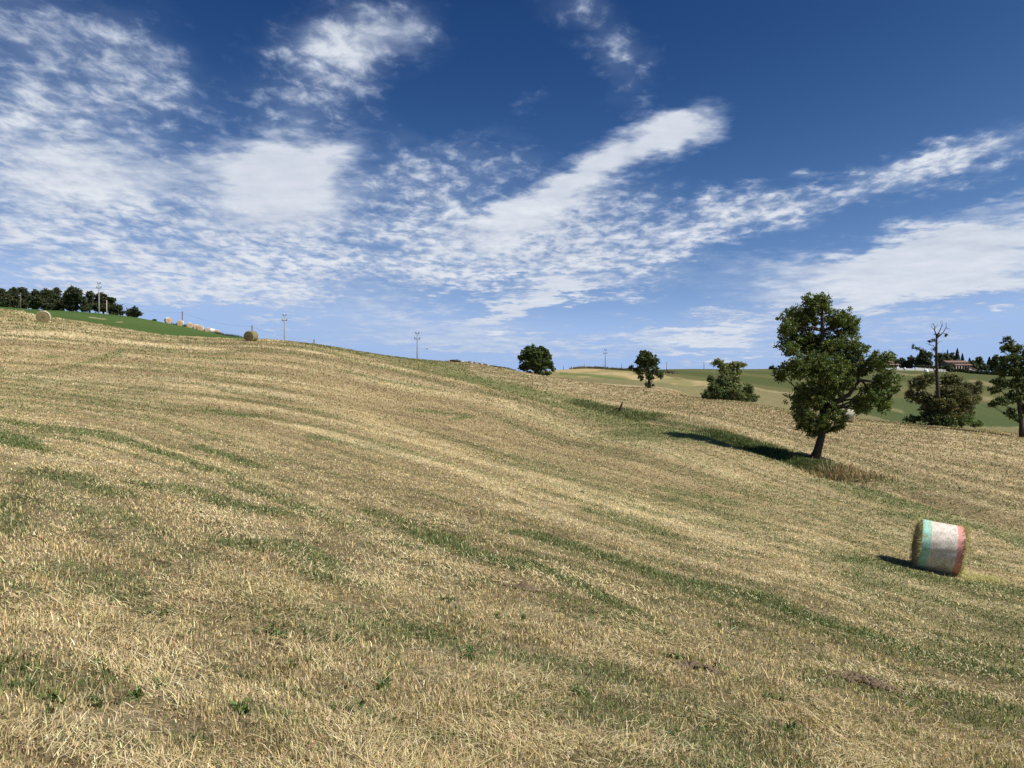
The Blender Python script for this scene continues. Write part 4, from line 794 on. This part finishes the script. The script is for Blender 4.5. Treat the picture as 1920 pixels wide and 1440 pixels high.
# ------------------------------------------------------------------ stump, brush, ridge heap, soil clods
x_, y_ = hit(1163, 772); st = empty("tree_stump", (x_, y_, float(height(x_, y_))), "dark leaning broken stump in the green ditch", "stump")
s = y_ / F; m = MB(); m.tube([(-.4 * s * 5, 0, -.1), (0, 0, 6 * s), (3 * s, 0, 14 * s), (4.5 * s, 0, 19 * s)], [3.6 * s, 2.4 * s, 1.7 * s, 1.1 * s], 9); m.build("stem", M_DEAD, st, True)
m = MB(); m.tube([(0, 0, 5 * s), (-6 * s, .1, 6 * s), (-11 * s, .2, 3 * s)], [1.4 * s, 1.1 * s, .5 * s], 7); m.build("branch", M_DEAD, st, True)
def brush(name, label, pts, n, Lm, cols, cat, spread):
    """dry stems along a world polyline"""
    xs = []; ys = []
    for (ax_, ay_), (bx_, by_) in zip(pts[:-1], pts[1:]):
        t = RNG.uniform(0, 1, n); xs.append(ax_ + (bx_ - ax_) * t + RNG.normal(0, spread, n)); ys.append(ay_ + (by_ - ay_) * t + RNG.normal(0, spread, n))
    xs = np.concatenate(xs); ys = np.concatenate(ys); k_ = len(xs); cc = np.array(cols)[RNG.integers(0, len(cols), k_)]
    return blades(name, xs, ys, RNG.uniform(.4, 1.1, k_) * Lm * (.5 + fbm(xs * 1.5, ys * 1.5, 2, 7)), np.maximum(.012, ys / 773 * .7) * np.ones(k_), RNG.uniform(0, 6.28, k_), np.abs(RNG.normal(.3, .3, k_)), RNG.normal(.5, .4, k_), jitter(cc, .22, k_), label, cat)
brush("dry_weeds", "tall reddish brown dead weeds at the right foot of the big oak", [hit(1540, 878), hit(1580, 890), hit(1610, 895)], 600, .42, [(.32, .21, .12), (.38, .28, .15), (.24, .15, .085), (.26, .23, .10)], "weeds", .75)
brush("dry_weeds", "low rusty weeds trailing down the ditch right of the big oak", [hit(1610, 893), hit(1660, 903)], 350, .2, [(.30, .21, .12), (.20, .19, .08)], "weeds", .5)
brush("ditch_grass", "long rank green grass filling the ditch bank under the big oak's shadow", [hit(1310, 812), hit(1420, 840), hit(1520, 872), hit(1535, 880)], 5000, .2, [(.08, .125, .035), (.11, .15, .045), (.16, .155, .065)], "grass", .7)
brush("ditch_grass", "long green grass and rusty stems around the broken stump", [hit(1080, 752), hit(1160, 770), hit(1230, 785)], 2500, .25, [(.10, .15, .04), (.12, .165, .05), (.22, .18, .10)], "grass", .8)
brush("ridge_brush", "dark brush and stubble tufts along the ridge skyline left of the bushy oak", [((845 - HX) / F * 127, 127), ((900 - HX) / F * 128, 128), ((960 - HX) / F * 129, 129)], 900, .35, [(.09, .085, .045), (.16, .13, .07)], "brush", .4)
brush("ridge_brush", "dry brush along the top of the pale far hill", [((1080 - HX) / F * 278, 278), ((1180 - HX) / F * 281, 281), ((1260 - HX) / F * 292, 292)], 2500, 1.0, [(.09, .085, .045), (.18, .15, .08)], "brush", 1.2)
brush("ridge_brush", "dark weedy strip along the skyline between the far bales and the crest bale", [((330 - HX) / F * 168, 168), ((400 - HX) / F * 152, 152), ((456 - HX) / F * 140, 140)], 2500, .9, [(.05, .07, .03), (.08, .08, .04)], "brush", .6)
lp = empty("log", ((852 - HX) / F * 126, 126, float(height((852 - HX) / F * 126, 126)) + .18), "dark log lying on the ridge skyline right of the flying bird", "log")
m = MB(); m.tube([(-.75, 0, 0), (0, .05, .05), (.75, 0, -.02)], [.17, .19, .15], 9); m.build("stem", M_DEAD, lp, True); m = MB(); m.tube([(.2, 0, .08), (.6, .1, .35)], [.07, .03], 6); m.build("branch", M_DEAD, lp)
M_STN = simple("grey_stone", (.30, .27, .23), (.45, .41, .36), 6, .9, .02); M_SOIL = simple("soil", (.11, .078, .045), (.19, .14, .09), 20, .98, .03)
for i, px in enumerate((842, 866, 873, 884, 893, 903, 915)):
    rock("stone", ["pale stone left of the dark ridge log", "first pale stone right of the ridge log", "second pale stone right of the ridge log", "third pale stone right of the ridge log", "fourth pale stone right of the ridge log", "fifth pale stone right of the ridge log", "last pale stone of the ridge row, nearest the bushy oak"][i], px, 680, 126.5, (.32, .25, .17), M_STN, 50 + i, .4, "stones along the ridge")
def clods(name, label, px, py, n, sp):
    import bmesh
    x0, y0 = hit(px, py); bm = bmesh.new(); rg = random.Random(px)
    for i in range(n):
        a = rg.gauss(0, sp); b = rg.gauss(0, sp * .6); r = rg.uniform(.008, .035); h = float(height(x0 + a, y0 + b)) + .04 * math.exp(-(a * a + b * b) / sp / sp)
        g_ = bmesh.ops.create_icosphere(bm, subdivisions=1, radius=r)
        for v in g_['verts']: v.co = Vector((v.co.x * rg.uniform(.8, 1.3), v.co.y * rg.uniform(.8, 1.3), v.co.z * .8)) + Vector((x0 + a, y0 + b, h))
    me = bpy.data.meshes.new(name); bm.to_mesh(me); bm.free(); me.materials.append(M_SOIL); o = bpy.data.objects.new(name, me); COL.objects.link(o); tag(o, label, "soil", kind="stuff")
clods("soil_clods", "crumbly dark soil heaved up in the lower right foreground grass", 1625, 1280, 240, .17); clods("soil_clods", "small crumbly soil heap near the middle of the foreground", 985, 1105, 90, .09); clods("soil_clods", "brown soil crumbs by the green streak in the centre foreground", 1310, 1255, 50, .10)
# bird
def bird(label, px, py, Y, s):
    c = p2w(px, py, Y); m = MB(); 
    m.tube([(-.16 * s, 0, 0), (-.05 * s, 0, .0), (.06 * s, 0, .01 * s), (.14 * s, 0, .02 * s), (.18 * s, 0, .02 * s)], [.01 * s, .045 * s, .05 * s, .03 * s, .006 * s], 8)
    for sg in (-1, 1):
        m.add([(-.06 * s, 0, .02 * s), (.06 * s, 0, .02 * s), (.02 * s, sg * .2 * s, .16 * s), (-.06 * s, sg * .2 * s, .15 * s), (-.1 * s, sg * .42 * s, .10 * s), (-.06 * s, 0, .03 * s), (.06 * s, 0, .03 * s), (.02 * s, sg * .2 * s, .17 * s)], [(0, 1, 2, 3), (3, 2, 4), (1, 0, 5, 6), (2, 1, 6, 7)])
    m.add([(-.14 * s, 0, 0), (-.28 * s, .05 * s, 0), (-.28 * s, -.05 * s, 0)], [(0, 1, 2)])
    o = m.build("bird", simple("black_feather", (.015, .015, .015), (.03, .03, .03), 5, .7)); o.location = c; o.rotation_euler = (.5, .3, math.radians(60)); tag(o, label, "bird")
bird("small dark bird in flight just right of the ridge electricity pole", 800, 654.5, 70, .55); bird("tiny distant bird in the sky left of the big oak's crown", 1411, 618, 90, .35)
print("objects", round(time.time() - T0, 1))

# ------------------------------------------------------------------ light: sun, sky, clouds
SUN = Vector((.655, -.25, .715)).normalized()
sd = bpy.data.lights.new("sun", 'SUN'); sd.energy = 5.0; sd.angle = math.radians(.5); sd.color = (1, .955, .88); so = bpy.data.objects.new("sun", sd); COL.objects.link(so)
so.rotation_euler = SUN.to_track_quat('Z', 'Y').to_euler(); so.location = (0, 0, 50)
world = bpy.data.worlds.new("World"); scene.world = world; world.use_nodes = True; nt = world.node_tree
bg = nt.nodes["Background"]; sky = nt.nodes.new("ShaderNodeTexSky"); sky.sky_type = 'NISHITA'; sky.sun_disc = False
sky.sun_elevation = math.asin(SUN.z); sky.sun_rotation = math.atan2(SUN.x, SUN.y); sky.altitude = 300; sky.air_density = 1.0; sky.dust_density = .6; sky.ozone_density = 2.2
bg.inputs[1].default_value = .12 / 2 ** .36
tc = nt.nodes.new("ShaderNodeTexCoord"); sep = nt.nodes.new("ShaderNodeSeparateXYZ"); nt.links.new(tc.outputs["Generated"], sep.inputs[0])
ym = math_node(nt, 'MAXIMUM', sep.outputs[1], .05); ca = math_node(nt, 'DIVIDE', sep.outputs[0], ym); cb = math_node(nt, 'DIVIDE', sep.outputs[2], ym)
comb = nt.nodes.new("ShaderNodeCombineXYZ"); nt.links.new(ca, comb.inputs[0]); nt.links.new(cb, comb.inputs[1])
zz = math_node(nt, 'ADD', math_node(nt, 'MAXIMUM', sep.outputs[2], 0.0), .11)
pl = nt.nodes.new("ShaderNodeCombineXYZ"); nt.links.new(math_node(nt, 'DIVIDE', sep.outputs[0], zz), pl.inputs[0]); nt.links.new(math_node(nt, 'DIVIDE', sep.outputs[1], zz), pl.inputs[1])
def vm(op, a, b=None, s=None):
    m = nt.nodes.new("ShaderNodeVectorMath"); m.operation = op; nt.links.new(a, m.inputs[0])
    if b is not None:
        if isinstance(b, tuple): m.inputs[1].default_value = b
        else: nt.links.new(b, m.inputs[1])
    if s is not None: m.inputs[3].default_value = s
    return m
wn = noise_node(nt, 2.2, 5, .6, pl.outputs[0]); wv = vm('SCALE', vm('SUBTRACT', wn.outputs["Color"], (.5, .5, .5)).outputs[0], None, .13)
wn2 = noise_node(nt, 11, 3, .6, pl.outputs[0]); wv2 = vm('SCALE', vm('SUBTRACT', wn2.outputs["Color"], (.5, .5, .5)).outputs[0], None, .045)
warped = vm('ADD', vm('ADD', comb.outputs[0], wv.outputs[0]).outputs[0], wv2.outputs[0]).outputs[0]
def blob(px, py, rx, ry, ang, w, inner=.0):
    mp = nt.nodes.new("ShaderNodeMapping"); mp.vector_type = 'TEXTURE'; mp.inputs["Location"].default_value = ((px - HX) / F, (HY - py) / F, 0); mp.inputs["Rotation"].default_value = (0, 0, math.radians(ang)); mp.inputs["Scale"].default_value = (rx / F, ry / F, 10)
    nt.links.new(warped, mp.inputs[0]); ln = vm('LENGTH', mp.outputs[0]); return maprange(nt, ln.outputs["Value"], inner, 1.25, w, 0, True)
def total(lst):
    acc = None
    for b_ in lst:
        v = blob(*b_); acc = v if acc is None else math_node(nt, 'ADD', acc, v)
    return acc
cells = total([(40, 160, 310, 340, 0, .95), (160, 420, 540, 180, 0, .82), (600, 480, 500, 125, 0, .82), (570, 170, 190, 130, 20, .72), (680, 60, 230, 120, 0, .85), (1150, 110, 150, 80, -45, .58), (1060, 20, 120, 50, 0, .4), (1080, 440, 400, 110, 6, 1.0), (1500, 370, 400, 58, 16, 1.0), (1850, 285, 240, 60, 18, 1.05), (880, 330, 220, 100, 10, .7), (300, 545, 520, 65, 0, .8), (1180, 545, 200, 34, 10, .8), (350, 230, 180, 90, -20, .3), (760, 340, 160, 100, 0, .42), (980, 500, 300, 50, 3, .7), (290, 110, 160, 140, 0, .6), (700, 250, 100, 60, 0, .3), (990, 205, 50, 25, 20, .4)])
veil = total([(515, 290, 165, 88, 5, 1.15, 0), (555, 360, 190, 100, -8, 1.1, 0), (485, 420, 170, 60, 0, .7), (610, 300, 130, 75, 20, .6), (230, 345, 350, 70, 2, .8), (110, 280, 280, 110, 0, .5), (20, 430, 120, 50, 0, .5), (1185, 290, 190, 80, 27, 1.1, .05), (1270, 240, 115, 62, 25, .8, .0), (1225, 205, 70, 40, 10, .5), (1050, 375, 170, 66, 22, 1.0), (950, 425, 180, 62, 12, .85),
              (1620, 505, 330, 66, 7, 1.2, .1), (1860, 455, 290, 76, 10, 1.05), (1690, 560, 400, 34, 4, .95), (1900, 530, 220, 60, 4, .8), (1910, 375, 160, 22, 14, .6), (1370, 590, 130, 14, 3, .5), (1000, 562, 160, 38, 14, 1.4), (1120, 545, 160, 22, 10, .6), (800, 600, 290, 36, 2, .75), (900, 640, 420, 34, 0, .6), (405, 545, 80, 24, 0, .85), (505, 607, 110, 18, 3, .8), (1340, 632, 150, 28, 3, 1.1), (1450, 600, 260, 30, 4, .5), (1720, 620, 360, 26, 2, .65), (640, 560, 280, 46, 0, .5), (690, 60, 170, 70, -10, .7), (960, 665, 1600, 60, 0, .34), (1300, 660, 500, 30, 0, .3), (1250, 500, 220, 30, 5, .35)])
mp = nt.nodes.new("ShaderNodeMapping"); mp.inputs["Rotation"].default_value = (0, 0, math.radians(-25)); mp.inputs["Scale"].default_value = (1.0, .72, 1); nt.links.new(pl.outputs[0], mp.inputs[0])
cn = noise_node(nt, 15.5, 6, .6, mp.outputs[0]); cn.inputs["Distortion"].default_value = .25
cn2 = noise_node(nt, 3.2, 3, .5, pl.outputs[0])
cover = math_node(nt, 'MULTIPLY', cells, maprange(nt, cn2.outputs[0], .3, .65, .72, 1.12))
thr = maprange(nt, cover, 0, 1.1, .64, .30)
cd = maprange(nt, math_node(nt, 'SUBTRACT', cn.outputs[0], thr), -.04, .34, 0, 1, True)
cd = math_node(nt, 'MULTIPLY', cd, maprange(nt, cells, .02, .6, 0, .64, True))
base_c = math_node(nt, 'MULTIPLY', maprange(nt, cells, .15, 1.3, 0, .42, True), maprange(nt, cn2.outputs[0], .35, .65, .55, 1.1))
cd = math_node(nt, 'ADD', cd, base_c)
# streaky detail in the veils
mps = nt.nodes.new("ShaderNodeMapping"); mps.inputs["Rotation"].default_value = (0, 0, math.radians(-9)); mps.inputs["Scale"].default_value = (3.2, 22, 1); nt.links.new(comb.outputs[0], mps.inputs[0])
sn = noise_node(nt, 1.7, 6, .6, mps.outputs[0]); vn = noise_node(nt, 7.5, 6, .6, pl.outputs[0])
vf = math_node(nt, 'ADD', math_node(nt, 'MULTIPLY', sn.outputs[0], .5), math_node(nt, 'MULTIPLY', vn.outputs[0], .5))
vd = math_node(nt, 'ADD', veil, maprange(nt, vf, .3, .7, -.36, .34)); vd = math_node(nt, 'MULTIPLY', maprange(nt, vd, -.02, 1.35, 0, 1, True), maprange(nt, veil, .01, .25, 0, 1, True))
inv = math_node(nt, 'MULTIPLY', math_node(nt, 'SUBTRACT', 1, cd, True), math_node(nt, 'SUBTRACT', 1, math_node(nt, 'MULTIPLY', vd, .93), True)); dens = math_node(nt, 'SUBTRACT', 1, inv, True)
# sky colour, deepened a little, then clouds over it
ss = nt.nodes.new("ShaderNodeSeparateColor"); nt.links.new(sky.outputs[0], ss.inputs[0]); sc_ = nt.nodes.new("ShaderNodeCombineColor")
# deeper air: raise the contrast of the Nishita gradient and keep it blue
g_ = math_node(nt, 'MINIMUM', math_node(nt, 'MULTIPLY', math_node(nt, 'POWER', math_node(nt, 'MULTIPLY', ss.outputs[1], .12), 2.13), 1.31), .50)
for i_, (p_, k_) in enumerate(((1.38, .93), (.96, 1.0), (.64, 1.28))):
    nt.links.new(math_node(nt, 'MULTIPLY', math_node(nt, 'POWER', g_, p_), k_ / .12), sc_.inputs[i_])
skyc = sc_.outputs[0]
cs = maprange(nt, dens, .25, 1.0, 0, 1); ccol = mixc(nt, cs, (3.3, 4.2, 5.9), (6.6, 6.9, 7.4)); ccol = mixc(nt, maprange(nt, vf, .36, .62, .42, 0), ccol, (3.4, 3.9, 5.0))
fin = mixc(nt, dens, skyc, ccol); nt.links.new(fin, bg.inputs[0])

scene.view_settings.view_transform = 'Standard'; scene.view_settings.look = 'None'; scene.view_settings.exposure = 0.36; scene.view_settings.gamma = 1
scene.cycles.max_bounces = 6; scene.cycles.transparent_max_bounces = 8
print("done", round(time.time() - T0, 1))
